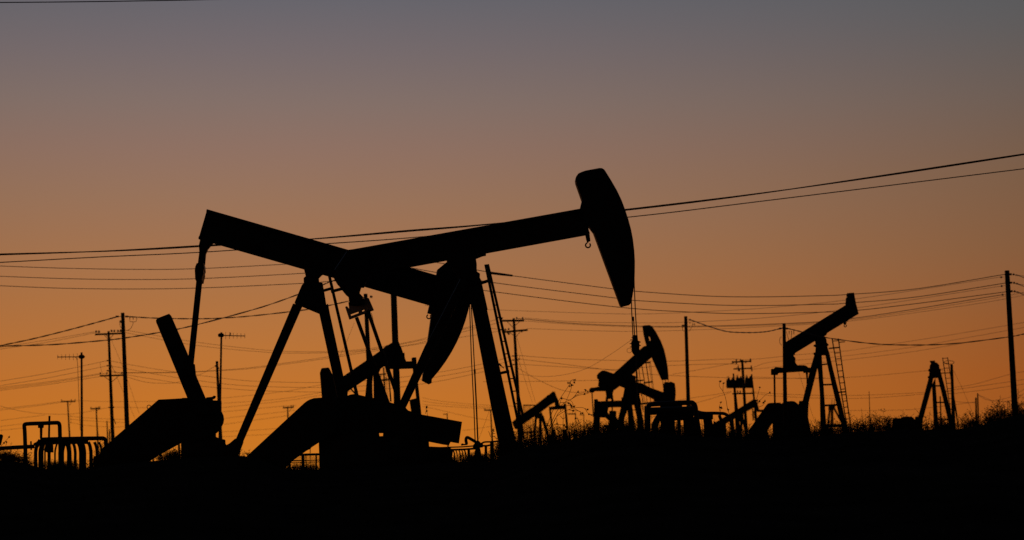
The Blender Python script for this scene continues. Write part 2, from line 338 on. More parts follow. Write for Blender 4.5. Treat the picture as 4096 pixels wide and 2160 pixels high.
MB().ring(vB, fD(637, 825), 9.6, 1.4).build('cable_loop', CABLE, Bp)
MB().prism(fD([(700, 90), (738, 90), (738, 180), (700, 180)]), vB, 0, .05).tube([vB.w(p) for p in (fD(728, 95), fD(752, 500), fD(775, 900), (2549, 1600), (2552, 1760))], 4.4 * vB.mpp / 2, 6).build('polished_rod', STEEL, Bp)

RIM_LIGHT = material('rim_light_metal', (.35, .36, .38), (.5, .5, .5), 25, .35, 1.0)  # pale metal that puts the sky's rim light on two edges of B
RIM_LIGHT.node_tree.nodes['Principled BSDF'].inputs['Metallic'].default_value = 1
def rim_light_strip(a, b, w, off, parent):                          # tilted pale strip added along one edge to imitate bluish rim light
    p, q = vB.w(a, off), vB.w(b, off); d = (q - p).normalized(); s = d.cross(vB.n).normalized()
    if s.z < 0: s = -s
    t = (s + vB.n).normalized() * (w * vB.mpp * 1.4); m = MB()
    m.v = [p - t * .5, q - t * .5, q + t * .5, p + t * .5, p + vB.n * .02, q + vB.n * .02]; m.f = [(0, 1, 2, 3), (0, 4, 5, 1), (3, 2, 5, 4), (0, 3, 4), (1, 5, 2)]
    m.build('rim_light_strip', RIM_LIGHT, parent)
rim_light_strip(fq(508, 287), fq(374, 486), 2.6, -.155, Bp); rim_light_strip(fq(1742, 584), fq(1362, 1318), 2.2, -.50, Bp)

# ================================================================== pump jack H: behind A and B, facing left
vH = View(1500, 105)
H = thing('pump_jack', 'mid-distance pump jack facing left, seen between the legs of the two large ones', 'pump jack', foot(vH, 1480), 'pump jacks of the oil field')
MB().prism(ft([(240, 1030), (335, 965), (590, 790), (760, 672), (800, 632), (820, 627), (860, 603), (925, 562), (985, 718), (900, 790), (775, 857), (590, 990), (380, 1130), (300, 1185)]), vH, 0, .36).build('walking_beam', PAINT, H)
MB().prism(ft([(80, 930), (97, 882), (110, 876), (178, 871), (190, 890), (215, 940), (300, 1000), (385, 1130), (375, 1215), (115, 1215), (98, 1150), (90, 1050)]), vH, 0, .42).build('horse_head', PAINT, H)
MB().tube([vH.w(ft(100, 1140)), vH.w(ft(107, 1215))], 1.4 * vH.mpp, 6).build('bridle_cable', STEEL, H)
MB().prism(ft([(900, 690), (960, 640), (985, 715), (998, 705), (1003, 765), (1018, 806), (960, 840), (880, 800)]), vH, 0, .4).build('tail_bearing', STEEL, H)
MB().prism(ft([(780, 850), (870, 790), (1010, 803), (1077, 802), (1076, 768), (1092, 760), (1126, 760), (1134, 850), (1126, 878), (1088, 870), (1085, 880), (930, 886), (830, 886), (800, 890)]), vH, 0, .3).build('equalizer', STEEL, H)
MB().prism(ft([(782, 850), (815, 880), (835, 960), (860, 1240), (845, 1240), (830, 1010)]), vH, .6, .12).build('pitman_arm', PAINT, H)
MB().prism(ft([(1086, 870), (1122, 876), (1146, 1030), (1186, 1400), (1145, 1400), (1115, 1100)]), vH, -.6, .12).build('pitman_arm', PAINT, H)
MB().prism(ft([(1052, 1222), (1125, 1203), (1180, 1400), (1085, 1430)]), vH, -.4, .2).build('crank', PAINT, H)
MB().prism(ft([(600, 850), (668, 850), (650, 1030), (651, 1200), (600, 1230), (567, 1230), (590, 1000)]), vH, .4, .16).build('leg', PAINT, H)
MB().prism(ft([(650, 850), (715, 880), (722, 940), (835, 1250), (860, 1330), (665, 1330), (663, 1030)]), vH, -.4, .16).build('leg', PAINT, H)
MB().prism(ft([(600, 830), (780, 790), (720, 930), (600, 930)]), vH, 0, .45).build('gusset_plate', PAINT, H)
MB().prism([(1380, 1764), (1680, 1764), (1690, 1900), (1380, 1900)], vH, 0, .9).build('gearbox', PAINT, H)
MB().strip(ft(415, 1100), ft(470, 1160), 6, vH, 0, .08).build('ladder_bracket', STEEL, H)

# ================================================================== pump jack C: right of the middle, head up
vC = View(2560, 190)
Cp = thing('pump_jack', 'distant pump jack right of the middle, horse head up above a caged ladder and pipework', 'pump jack', foot(vC, 2560), 'pump jacks of the oil field')
MB().prism(fv([(330, 640), (370, 606), (580, 415), (600, 400), (655, 346), (690, 316), (725, 305), (800, 425), (775, 435), (700, 500), (562, 625), (470, 735), (430, 746), (370, 790), (280, 780)]), vC, 0, .5).build('walking_beam', PAINT, Cp)
MB().prism(fv([(183, 632), (200, 606), (238, 578), (272, 577), (368, 612), (430, 650), (425, 745), (365, 792), (280, 800), (195, 742), (202, 700), (200, 672), (185, 662)]), vC, 0, .6).build('tail_bearing', STEEL, Cp)
hp = fv([(677, 95), (690, 88), (755, 82), (785, 98), (830, 165), (880, 260), (915, 350), (940, 460), (957, 570), (963, 676), (885, 679), (775, 430), (720, 305), (708, 265), (690, 190)])
slot = fv([(745, 205), (757, 208), (768, 250), (757, 256)])
MB().prism(hp[:15] + [hp[14]] and [hp[14], slot[0], slot[3], slot[2], slot[1], slot[0], hp[14]] + hp[:14], vC, 0, .5).build('horse_head', PAINT, Cp)
MB().prism(fv([(100, 780), (120, 763), (150, 762), (200, 752), (260, 760), (285, 800), (160, 801), (148, 815), (102, 817)]), vC, 0, .5).build('equalizer', STEEL, Cp)
MB().strip(fv(130, 812), fv(145, 1080), 4.5, vC, .6, .12).build('pitman_arm', PAINT, Cp)
MB().prism(fv([(270, 760), (372, 770), (356, 830), (366, 905), (340, 910), (338, 885), (306, 885), (304, 910), (275, 915), (284, 850)]), vC, 0, .4).build('pitman_arm', PAINT, Cp)
MB().prism(fv([(190, 912), (452, 902), (448, 870), (490, 868), (490, 972), (190, 980)]), vC, 0, .8).build('gearbox', PAINT, Cp)
MB().prism(fv([(153, 893), (165, 887), (192, 889), (200, 912), (205, 980), (310, 975), (300, 1030), (316, 1050), (320, 1118), (308, 1118), (275, 1088), (218, 1086), (215, 1300), (130, 1300), (150, 1060)]), vC, -.4, .5).build('counterweight', PAINT, Cp)
MB().prism(fv([(318, 1015), (343, 1012), (343, 970), (357, 970), (357, 1012), (396, 1018), (394, 1085), (416, 1112), (425, 1190), (398, 1190), (398, 1240), (380, 1240), (380, 1300), (300, 1300), (312, 1195), (262, 1198), (262, 1168), (312, 1165)]), vC, .2, .6).build('motor', STEEL, Cp)
MB().prism(fv([(480, 765), (432, 746), (562, 624), (612, 640), (602, 690), (612, 702), (642, 722), (640, 835), (622, 945), (500, 962)]), vC, 0, .6).build('gusset_plate', PAINT, Cp)
MB().prism(fv([(485, 760), (570, 760), (555, 900), (512, 1020), (484, 1090), (478, 1180), (525, 1240), (525, 1300), (408, 1300), (412, 1110), (445, 970)]), vC, 0, .16).build('leg', PAINT, Cp)
MB().prism(fv([(515, 930), (565, 935), (580, 1050), (597, 1190), (600, 1300), (525, 1300), (528, 1180), (517, 1040)]), vC, -.6, .16).build('leg', PAINT, Cp)
MB().prism(fv([(580, 930), (640, 800), (665, 980), (690, 1130), (700, 1300), (640, 1300), (627, 1130), (600, 1010)]), vC, .6, .16).build('leg', PAINT, Cp)
MB().strip(fv(570, 1005), fv(605, 1003), 3, vC, 0, .1).build('crossbar', PAINT, Cp)
c = MB().prism(fv([(605, 700), (680, 716), (760, 760), (905, 812), (960, 840), (960, 905), (800, 890), (720, 852), (630, 815)]), vC, -.5, .2).build('crank', PAINT, Cp)
MB().prism(fv([(903, 815), (905, 730), (915, 706), (945, 700), (965, 706), (985, 696), (1030, 715), (1040, 790), (1040, 840), (1033, 920), (800, 915), (800, 890), (900, 880)]), vC, -.55, .45).build('counterweight', PAINT, c)
for x0, x1, y1 in ((898, 903, 760), (926, 928, 705), (958, 962, 700)): MB().tube([vC.w(fv(x0, 670)), vC.w(fv(x1, y1))], 1.3 * vC.mpp, 5).build('bridle_cable', STEEL, Cp)
m = MB()
for a, b, w in (((614, 560), (645, 840), 4.5), ((638, 540), (690, 1000), 2.6), ((672, 525), (702, 705), 3.6), ((702, 705), (730, 925), 2.6), ((718, 500), (748, 705), 3.6), ((748, 705), (768, 925), 2.6),
                ((750, 492), (790, 790), 1.8), ((765, 487), (803, 800), 1.8), ((640, 840), (690, 1030), 3), ((660, 830), (712, 960), 2), ((690, 850), (722, 960), 2)):
    m.strip(fv(*a), fv(*b), w, vC, random.uniform(-.3, .3), .05)
for a, b, w in (((695, 495), (766, 487), 4.5), ((600, 690), (690, 682), 4.5), ((690, 712), (790, 697), 5), ((650, 940), (800, 922), 6)):
    m.strip(fv(*a), fv(*b), w, vC, 0, .6)
m.build('caged_ladder', PAINT, Cp)

# ================================================================== pump jack D: right, seen at an angle
vD = View(3240, 118)
Dp = thing('pump_jack', 'pump jack at right seen at an angle, with tall ladder beside its A-frame', 'pump jack', foot(vD, 3250), 'pump jacks of the oil field')
MB().prism(fy([(318, 500), (325, 495), (866, 161), (985, 236), (888, 295), (884, 306), (866, 309), (702, 408), (690, 430), (672, 440), (590, 482), (408, 593), (330, 645), (318, 645)]), vD, 0, .5).build('walking_beam', PAINT, Dp)
MB().prism(fy([(862, 180), (868, 97), (884, 86), (872, 74), (878, 55), (941, 50), (960, 150), (983, 238), (940, 262)]), vD, 0, .6).build('horse_head', PAINT, Dp)
hook(vD, fy(863, 346), 4.6, 3.6, Dp, fy([(845, 315), (876, 312), (872, 330), (866, 334), (866, 340), (860, 340), (858, 333), (848, 332)]))
MB().prism(fy([(312, 590), (408, 590), (408, 605), (392, 613), (396, 622), (412, 640), (410, 682), (432, 708), (330, 745), (312, 742)]), vD, 0, .6).build('tail_bearing', STEEL, Dp)
MB().prism(fy([(190, 742), (204, 736), (213, 740), (230, 722), (300, 726), (450, 705), (490, 705), (512, 711), (528, 726), (546, 726), (550, 740), (544, 771), (485, 773), (480, 760), (256, 775), (250, 792), (190, 792)]), vD, 0, .4).build('equalizer', STEEL, Dp)
MB().strip(fy(221, 785), fy(225, 1060), 7.5, vD, .5, .12).build('pitman_arm', PAINT, Dp)
MB().prism(fy([(504, 765), (526, 765), (524, 830), (528, 900), (512, 900), (510, 830)]), vD, -.5, .12).build('pitman_arm', PAINT, Dp)
MB().prism(fy([(-8, 1290), (150, 1064), (165, 1050), (190, 1045), (275, 1043), (285, 1055), (330, 1090), (330, 1230), (205, 1228), (192, 1244), (165, 1285), (160, 1300), (172, 1380), (-20, 1380)]), vD, -.6, .4).build('belt_guard', PAINT, Dp)
MB().prism(fy([(280, 1058), (300, 1045), (322, 1040), (335, 1034), (375, 1030), (402, 1033), (425, 1048), (440, 1062), (446, 1030), (476, 1028), (530, 1035), (527, 1180), (540, 1240), (550, 1290), (535, 1345), (535, 1380), (205, 1380), (205, 1200)]), vD, 0, 1.0).build('gearbox', PAINT, Dp)
MB().prism(fy([(588, 480), (672, 440), (688, 465), (694, 480), (695, 502), (712, 518), (710, 524), (700, 530), (702, 545), (722, 606), (700, 612), (650, 613), (600, 612), (577, 608), (574, 594), (590, 590), (595, 540), (575, 530), (577, 522), (594, 518)]), vD, 0, .6).build('gusset_plate', PAINT, Dp)
MB().prism(fy([(586, 600), (648, 605), (652, 640), (612, 725), (532, 1040), (530, 1080), (470, 1050), (512, 880), (545, 740)]), vD, 0, .2).build('leg', PAINT, Dp)
MB().prism(fy([(608, 715), (648, 605), (652, 660), (666, 880), (692, 1260), (700, 1400), (640, 1400), (632, 960), (618, 780)]), vD, .7, .2).build('leg', PAINT, Dp)
MB().prism(fy([(680, 605), (720, 600), (748, 725), (792, 900), (842, 1100), (882, 1290), (895, 1400), (850, 1400), (835, 1280), (740, 880)]), vD, -.7, .2).build('leg', PAINT, Dp)
for a, b, w in (((650, 699), (705, 692), 5.5), ((660, 881), (750, 878), 6.5), ((670, 1069), (800, 1062), 7.5), ((688, 1252), (835, 1250), 12)):
    MB().strip(fy(*a), fy(*b), w, vD, 0, .16).build('crossbar', PAINT, Dp)
ladder(vD, (fy(744, 466), fy(886, 1300)), (fy(800, 462), fy(918, 1310)), (.1, -.1), 4.6, [1150 + v / 2.264 for v in (485, 594, 648, 702, 757, 810, 865, 922, 972, 1030, 1085, 1140, 1192, 1245)], Dp, 3.4, 1.5)
for a, b, w in (((712, 552), (806, 543), 5.5), ((800, 949), (866, 944), 5.5), ((800, 496), (861, 492), 3.6)):
    MB().strip(fy(*a), fy(*b), w, vD, 0, .05).build('ladder_bracket', STEEL, Dp)

# ================================================================== pump jack E: far right A-frame
vE = View(3760, 165)
Ep = thing('pump_jack', 'far right pump jack, only A-frame, ladder and gearbox rising above the weeds', 'pump jack', foot(vE, 3750), 'pump jacks of the oil field')
MB().prism(fz([(810, 150), (882, 146), (885, 168), (913, 178), (940, 206), (945, 254), (965, 262), (965, 280), (955, 285), (972, 330), (920, 378), (885, 380), (800, 388), (785, 380), (785, 360), (802, 352), (805, 292), (790, 285), (796, 262), (808, 258), (812, 210), (825, 195), (825, 178)]), vE, 0, .7).build('saddle_bearing', STEEL, Ep)
MB().prism(fz([(798, 375), (860, 375), (842, 490), (722, 930), (712, 990), (705, 1140), (645, 1140), (655, 905)]), vE, 0, .2).build('leg', PAINT, Ep)
MB().prism(fz([(838, 480), (888, 378), (892, 470), (926, 960), (932, 1140), (870, 1140), (845, 560)]), vE, .6, .2).build('leg', PAINT, Ep)
MB().prism(fz([(920, 372), (968, 320), (1037, 580), (1106, 880), (1125, 1140), (1085, 1140), (1060, 960), (980, 620)]), vE, -.6, .2).build('leg', PAINT, Ep)
for a, b, w in (((888, 488), (950, 486), 5.5), ((905, 712), (1003, 711), 5.5), ((922, 947), (1062, 944), 5.5), ((1018, 560), (1100, 556), 2.4)):
    MB().strip(fz(*a), fz(*b), w, vE, 0, .15).build('crossbar', PAINT, Ep)
ladder(vE, (fz(986, 104), fz(1105, 905)), (fz(1053, 100), fz(1185, 905)), (.1, -.1), 3.6, [1400 + v / 3.3945 for v in (112, 180, 245, 384, 452, 524, 590, 660, 730)], Ep, 2.4)
for a, b, w in (((962, 315), (1095, 309), 3.6), ((1080, 803), (1115, 800), 4.5)):
    MB().strip(fz(*a), fz(*b), w, vE, 0, .05).build('ladder_bracket', STEEL, Ep)
MB().prism(fz([(300, 1060), (304, 980), (310, 928), (330, 925), (415, 930), (430, 916), (448, 908), (500, 904), (572, 908), (610, 945), (616, 906), (662, 905), (690, 950), (700, 1140), (300, 1140)]), vE, 0, 1.2).build('gearbox', PAINT, Ep)
MB().prism(fz([(232, 1060), (238, 980), (255, 945), (285, 926), (312, 926), (295, 940), (272, 965), (265, 1060), (265, 1140), (232, 1140)]), vE, -.5, .3).build('belt_guard', PAINT, Ep)

# ================================================================== pump jack F: small, right of B's front leg
vF = View(2170, 330)
Fp = thing('pump_jack', 'small far pump jack, beam up to the right, just beyond the big front leg', 'pump jack', foot(vF, 2170), 'pump jacks of the oil field')
MB().prism(fx([(215, 855), (260, 820), (300, 775), (390, 712), (600, 575), (830, 397), (860, 366), (885, 357), (955, 298), (995, 303), (1015, 365), (1060, 470), (1075, 530), (1090, 560), (1000, 562), (985, 498), (905, 547), (742, 672), (556, 800), (415, 895), (330, 978), (275, 982), (245, 930)]), vF, 0, .6).build('walking_beam', PAINT, Fp)
MB().prism(fx([(878, 577), (1000, 564), (1150, 548), (1155, 515), (1196, 515), (1204, 602), (1170, 617), (900, 632)]), vF, 0, .5).build('equalizer', STEEL, Fp)
MB().strip(fx(903, 610), fx(950, 1000), 8, vF, .5, .2).build('pitman_arm', PAINT, Fp)
MB().strip(fx(1184, 600), fx(1222, 1000), 9, vF, -.5, .2).build('pitman_arm', PAINT, Fp)
MB().prism(fx([(925, 1000), (940, 985), (1003, 983), (1018, 1270), (915, 1270)]), vF, .5, .4).build('counterweight', PAINT, Fp)
MB().prism(fx([(1132, 992), (1215, 968), (1245, 1270), (1150, 1270)]), vF, -.5, .4).build('counterweight', PAINT, Fp)
MB().strip(fx(652, 740), fx(612, 1290), 10, vF, 0, .3).build('leg', PAINT, Fp)
MB().strip(fx(728, 700), fx(735, 1290), 12, vF, .7, .3).build('leg', PAINT, Fp)
MB().strip(fx(760, 740), fx(930, 1290), 13, vF, -.7, .3).build('leg', PAINT, Fp)
MB().prism(fx([(620, 740), (760, 672), (785, 770), (640, 800)]), vF, 0, .7).build('saddle_bearing', STEEL, Fp)
MB().strip(fx(335, 960), fx(360, 1290), 13, vF, 0, .3).build('post', PAINT, Fp)
MB().strip(fx(400, 900), fx(445, 1290), 8, vF, .6, .3).build('post', PAINT, Fp)
MB().strip(fx(415, 1045), fx(620, 1035), 7, vF, 0, .4).build('crossbar', PAINT, Fp)
m = MB()
for x0 in (425, 448, 472, 500, 525, 548): m.strip(fx(x0, 548), fx(x0 + 22, 1050), 1.8 if x0 != 425 else 3, vF, random.uniform(.6, 1.4), .06)
for x0 in (590, 604): m.strip(fx(x0, 790), fx(x0 + 8, 1050), 2, vF, 1.2, .06)
m.strip(fx(418, 547), fx(640, 547), 4, vF, 1, .8)
m.build('caged_ladder', PAINT, Fp)

# ================================================================== pump jack G: small, left of D
vG = View(2960, 360)
Gp = thing('pump_jack', 'small far pump jack with sloping beam below the transformer bank', 'pump jack', foot(vG, 2970), 'pump jacks of the oil field')
MB().prism(fw([(265, 1090), (480, 965), (585, 903), (772, 784), (800, 764), (832, 779), (852, 832), (872, 912), (935, 912), (940, 944), (850, 944), (830, 930), (800, 885), (702, 938), (648, 970), (520, 1045), (420, 1105), (330, 1165), (240, 1180)]), vG, 0, .7).build('walking_beam', PAINT, Gp)
MB().strip(fw(783, 900), fw(792, 1060), 5, vG, .5, .2).build('pitman_arm', PAINT, Gp)
MB().strip(fw(806, 930), fw(826, 1080), 7.5, vG, -.5, .2).build('pitman_arm', PAINT, Gp)
for a, b, w, o in (((500, 1040), (525, 1330), 15, .5), ((635, 980), (618, 1330), 11, 0), ((640, 1000), (715, 1330), 9, -.6)):
    MB().strip(fw(*a), fw(*b), w, vG, o, .3).build('leg', PAINT, Gp)
MB().prism(fw([(590, 960), (660, 930), (660, 1060), (600, 1080)]), vG, 0, .8).build('saddle_bearing', STEEL, Gp)

# ================================================================== far A-frame seen through D's legs
vS = View(3325, 300)
Sp = thing('pump_jack', 'tiny far pump jack post framed between the legs of the pump jack with the ladder', 'pump jack', foot(vS, 3325), 'pump jacks of the oil field')
for a, b, w, o in (((725, 1075), (697, 1360), 8, 0), ((744, 1075), (740, 1360), 11, .6), ((757, 1085), (835, 1230), 8, -.6)):
    MB().strip(fy(*a), fy(*b), w, vS, o, .3).build('leg', PAINT, Sp)
MB().prism(fy([(712, 1058), (775, 1058), (768, 1105), (708, 1110)]), vS, 0, .8).build('saddle_bearing', STEEL, Sp)
for x0 in (743, 766): MB().strip(fy(x0, 1012), fy(x0 - 3, 1070), 2.2, vS, 0, .1).build('post', PAINT, Sp)

# ================================================================== wellhead and pipes in front of A's rod
vW = View(1915, 66.5)
Wh = thing('wellhead', 'low wellhead with branching flow pipes at the foot of the hanging bridle cables', 'wellhead', foot(vW, 1915))
MB().prism(fE([(640, 825), (700, 745), (718, 735), (755, 745), (790, 782), (825, 790), (825, 855), (770, 865), (790, 960), (800, 1150), (650, 1150), (670, 950), (690, 870), (640, 870)]), vW, 0, .25).build('casing_head', STEEL, Wh)
MB().tube([vW.w(fE(*p)) for p in smooth_pts([(760, 800), (600, 705), (545, 678), (522, 690), (515, 730), (528, 800)], 5)], 28 / 4.527 * vW.mpp, 8).build('flow_pipe', PIPE, Wh, smooth=True)
MB().strip(fE(428, 812), fE(545, 803), 5.5, vW, 0, .1).strip(fE(432, 812), fE(470, 800), 8, vW, 0, .1).build('valve_handle', STEEL, Wh)
MB().tube([vW.w(fE(*p)) for p in ((60, 862), (460, 848), (700, 828))], 12 / 4.527 * vW.mpp, 8).build('flow_pipe', PIPE, Wh, smooth=True)
MB().tube([vW.w(fE(*p), .3) for p in ((60, 905), (460, 896), (720, 876))], 18 / 4.527 * vW.mpp, 8).build('flow_pipe', PIPE, Wh, smooth=True)
MB().tube([vW.w(fE(*p)) for p in smooth_pts([(720, 815), (790, 790), (850, 762), (960, 757), (1120, 745)], 5)], 15 / 4.527 * vW.mpp, 8).build('flow_pipe', PIPE, Wh, smooth=True)
MB().tube([vW.w(fE(*p), .2) for p in ((760, 830), (900, 828), (960, 815))], 16 / 4.527 * vW.mpp, 8).build('flow_pipe', PIPE, Wh, smooth=True)
for x0, w, y0 in ((565, 50, 890), (875, 48, 830), (985, 70, 755)):
    MB().strip(fE(x0, y0), fE(x0 + 4, 1150), w / 4.527, vW, 0, .1).build('pipe_support', PIPE, Wh)
for x0, w in ((225, 55), (300, 26), (348, 22), (405, 24), (455, 20), (505, 26)):
    MB().tube([vW.w(fE(*p), .5) for p in smooth_pts([(x0 - 30, 890), (x0 - 4, 940), (x0 + 6, 1000), (x0 + 6, 1150)], 4)], w / 2 / 4.527 * vW.mpp, 7).build('riser_pipe', PIPE, Wh, smooth=True)

# ================================================================== pipe manifold at far left
vP = View(300, 70)
Mf = thing('pipe_manifold', 'pipe manifold at left edge with raised square loop and row of curved risers', 'pipework', foot(vP, 250))
def pipe(pts, r, name='pipe', off=0.0, fr_=fA, view=vP, par=None, sm=6, k=3.396):
    q = smooth_pts(pts, sm) if sm else pts
    return MB().tube([view.w(fr_(*p), off) for p in q], r / k * view.mpp, 10).build(name, PIPE, par or Mf, smooth=True)
pipe([(352, 1120), (343, 800), (336, 600), (330, 535), (333, 508), (350, 497), (420, 491), (560, 487), (700, 481), (775, 479), (798, 486), (808, 510), (812, 560), (818, 800), (828, 1130)], 27, 'loop_pipe', -.2)
MB().prism(fA([(514, 508), (596, 508), (594, 545), (578, 552), (574, 690), (542, 690), (540, 552), (516, 548)]), vP, -.2, .12).build('pipe_clamp', STEEL, Mf)
pipe([(671, 384), (672, 395), (668, 540), (665, 700)], 14, 'vent_pipe', -.4, sm=0)
pipe([(-60, 830), (0, 827), (200, 815), (470, 800)], 27, 'inlet_pipe', .1, sm=0)
MB().strip(fA(420, 730), fA(424, 850), 6.5, vP, .1, .2).prism(fA([(455, 760), (480, 745), (490, 745), (490, 790), (455, 790)]), vP, .1, .2).build('flange', STEEL, Mf)
pipe([(500, 800), (520, 760), (550, 715), (590, 705), (1000, 695), (1360, 690), (1405, 692), (1432, 712), (1440, 760), (1445, 830)], 28, 'header_pipe', .2, sm=5)
pipe([(480, 800), (540, 745), (620, 742), (1000, 735), (1200, 735)], 34, 'header_pipe', .5, sm=4)
for c, hw in ((485, 24), (557, 35), (612, 11), (668, 22), (748, 12), (832, 40)):
    pipe([(c + 34, 745), (c + 14, 800), (c, 870), (c - 1, 960), (c, 1180)], hw, 'riser_pipe', .3 + random.uniform(-.1, .1), sm=4)
for c, hw in ((940, 31), (1022, 20), (1105, 33), (1150, 22), (1235, 24), (1318, 20), (1380, 14)):
    pipe([(c - 36, 740), (c - 12, 800), (c, 880), (c, 960), (c, 1180)], hw, 'riser_pipe', .3 + random.uniform(-.1, .1), sm=4)
MB().prism(fA([(622, 765), (722, 765), (727, 882), (640, 882), (606, 870), (596, 850)]), vP, .1, .3).build('valve_box', STEEL, Mf)
vT = View(-10, 72)
Tk = thing('valve_head', 'dark tapered valve head cut off by the left edge of the frame', 'valve', foot(vT, -10))
MB().prism(fA([(-60, 640), (25, 636), (44, 655), (14, 782), (-60, 782)]), vT, 0, .3).build('bonnet', STEEL, Tk)
MB().prism(fA([(-60, 775), (-25, 775), (-25, 1150), (-60, 1150)]), vT, 0, .2).build('stem', STEEL, Tk)

# ================================================================== pipe portals in front of C
vQ = View(2700, 66)
Qf = thing('pipe_manifold', 'pipe manifold of rounded pipe portals in the weeds right of centre', 'pipework', foot(vQ, 2700))
def pv(pts, r, name='pipe', off=0.0, sm=4): return pipe(pts, r, name, off, fv, vQ, Qf, sm, 2.716)
def pw(pts, r, name='pipe', off=0.0, sm=4): return pipe(pts, r, name, off, fw, vQ, Qf, sm, 3.396)
pv([(738, 1320), (740, 1100), (742, 985), (752, 955), (785, 942), (1000, 932), (1190, 925), (1230, 935), (1252, 970), (1262, 1060), (1285, 1200), (1300, 1330)], 27, 'loop_pipe', -.3)
pv([(716, 1330), (712, 1100), (712, 960)], 14, 'riser_pipe', 0, 0)
pv([(760, 1018), (1000, 1010), (1260, 1006)], 42, 'header_pipe', .2, 0)
pv([(870, 952), (1110, 945)], 26, 'header_pipe', .4, 0)
pv([(1160, 968), (1250, 975)], 18, 'header_pipe', .4, 0)
pv([(1270, 1040), (1330, 1055), (1420, 1060)], 36, 'header_pipe', .4, 3)
pv([(808, 1330), (815, 1180), (840, 1110), (885, 1068), (1000, 1052), (1200, 1050), (1240, 1060)], 36, 'arch_pipe', .3)
pv([(985, 1330), (990, 1180), (1005, 1120), (1050, 1100), (1230, 1102)], 18, 'arch_pipe', .5)
for x0, r in ((895, 20), (930, 34), (985, 36), (1012, 20), (1075, 20), (1140, 18), (1190, 46), (1235, 34)): pv([(x0 - 6, 1080), (x0, 1150), (x0 + 2, 1330)], r, 'riser_pipe', .4, 3)
pw([(-10, 965), (120, 962), (240, 960), (330, 962), (400, 968), (455, 1005), (490, 1080), (512, 1180), (520, 1330)], 22, 'loop_pipe', -.1)
pw([(-10, 1010), (120, 1012), (245, 1010)], 34, 'header_pipe', .2, 0)
pw([(330, 985), (350, 1040), (390, 1060), (450, 1055)], 22, 'arch_pipe', .3, 3)
for x0, r in ((45, 24), (145, 26), (205, 34), (265, 34), (330, 36), (390, 32)): pw([(x0 - 10, 1040 if x0 < 260 else 1100), (x0, 1120), (x0 + 6, 1340)], r, 'riser_pipe', .3, 3)

# ================================================================== pipe fence seen under B's belt guard
vK = View(1220, 78)
Fn = thing('pipe_fence', 'low pipe rail fence glimpsed in the gap under the sloping belt guard', 'fence', foot(vK, 1230))
for y0, w in ((987, 44), (1091, 17), (1125, 15)):
    MB().tube([vK.w(fG(20, y0 + 22)), vK.w(fG(560, y0 + 3)), vK.w(fG(1000, y0 - 8))], w / 2 / 4.528 * vK.mpp, 8).build('rail', PIPE, Fn)
for x0, w in ((100, 26), (268, 34), (505, 58), (560, 18), (745, 30), (900, 30)):
    MB().strip(fG(x0, 985), fG(x0 + 2, 1290), w / 4.528, vK, 0, .08).build('post', PIPE, Fn)
m = MB()
for k in range(26): m.tube([vK.w(fG(320 + k * 20, 1020), .1), vK.w(fG(320 + k * 20, 1290), .1)], .0035, 4)
for k in range(12): m.tube([vK.w(fG(300, 1030 + k * 20), .1), vK.w(fG(880, 1026 + k * 20), .1)], .0035, 4)
tag(m.build('wire_mesh', STEEL, Fn), None, None, None, 'stuff')

# ================================================================== poles
POLES = {}
def pole(key, label, top, bot, Y, w0, w1, mat=WOOD, group='wooden utility poles', name='utility_pole', cat='utility pole'):
    v = View(top[0], Y); b = v.w(bot); gz = ground_z(b.x, b.y)
    if b.z > gz - .2:                                               # run the shaft down into the ground
        tp = v.w(top); s = (tp.z - gz + .4) / (tp.z - b.z); b = tp + (b - tp) * s; w1 = w0 + (w1 - w0) * s
    o = thing(name, label, cat, Vector((b.x, b.y, gz)), group)
    tp = v.w(top); n = 6
    pts = [tp + (b - tp) * (k / n) for k in range(n + 1)]
    MB().tube(pts, [(w0 + (w1 - w0) * k / n) * v.mpp / 2 for k in range(n + 1)], 10).build('post', mat, o, smooth=True)
    POLES[key] = (o, v); return o, v
def arm(o, v, a, b, w, off=-.15, name='crossarm', mat=WOOD):
    w *= 1.3
    return MB().strip(a, b, w, v, off, .1).build(name, mat, o)
def brace(o, v, a, b, w=2.2): return MB().strip(a, b, w, v, -.1, .03).build('brace', STEEL, o)
def pins(o, v, pts, r, h, axis=None):
    r *= 1.3; h *= 1.2
    for p in pts: insulator(o, v.w(p, -.15), axis or Vector((0, 0, 1)), r * v.mpp, h * v.mpp)
def lead(o, v, pts, w=2): return MB().tube([v.w(p, -.2) for p in smooth_pts(pts, 5)], w * v.mpp / 2, 5).build('lead_wire', CABLE, o)

# left tall pole
o, v = pole('p490', 'thick plain wooden pole at left carrying the twisted cable', fB(789, 84), fB(838, 1340), 150, 14.5, 19)
pins(o, v, [fB(732, 125), fB(836, 125)], 4, 12, Vector((1, 0, 0))); pins(o, v, [fB(764, 180)], 4, 8)
for x0 in (866, 903, 940): lead(o, v, [fB(x0, 132), fB(x0 + 1, 160)], 3)
lead(o, v, [fB(866, 165), fB(872, 180), fB(902, 183), fB(932, 180), fB(940, 165)]); lead(o, v, [fB(902, 183), fB(898, 215), fB(880, 250), fB(852, 272), fB(825, 276)]); lead(o, v, [fB(762, 180), fB(758, 205), fB(764, 235), fB(778, 250)])
lead(o, v, [fB(745, 125), fB(836, 125)], 2)
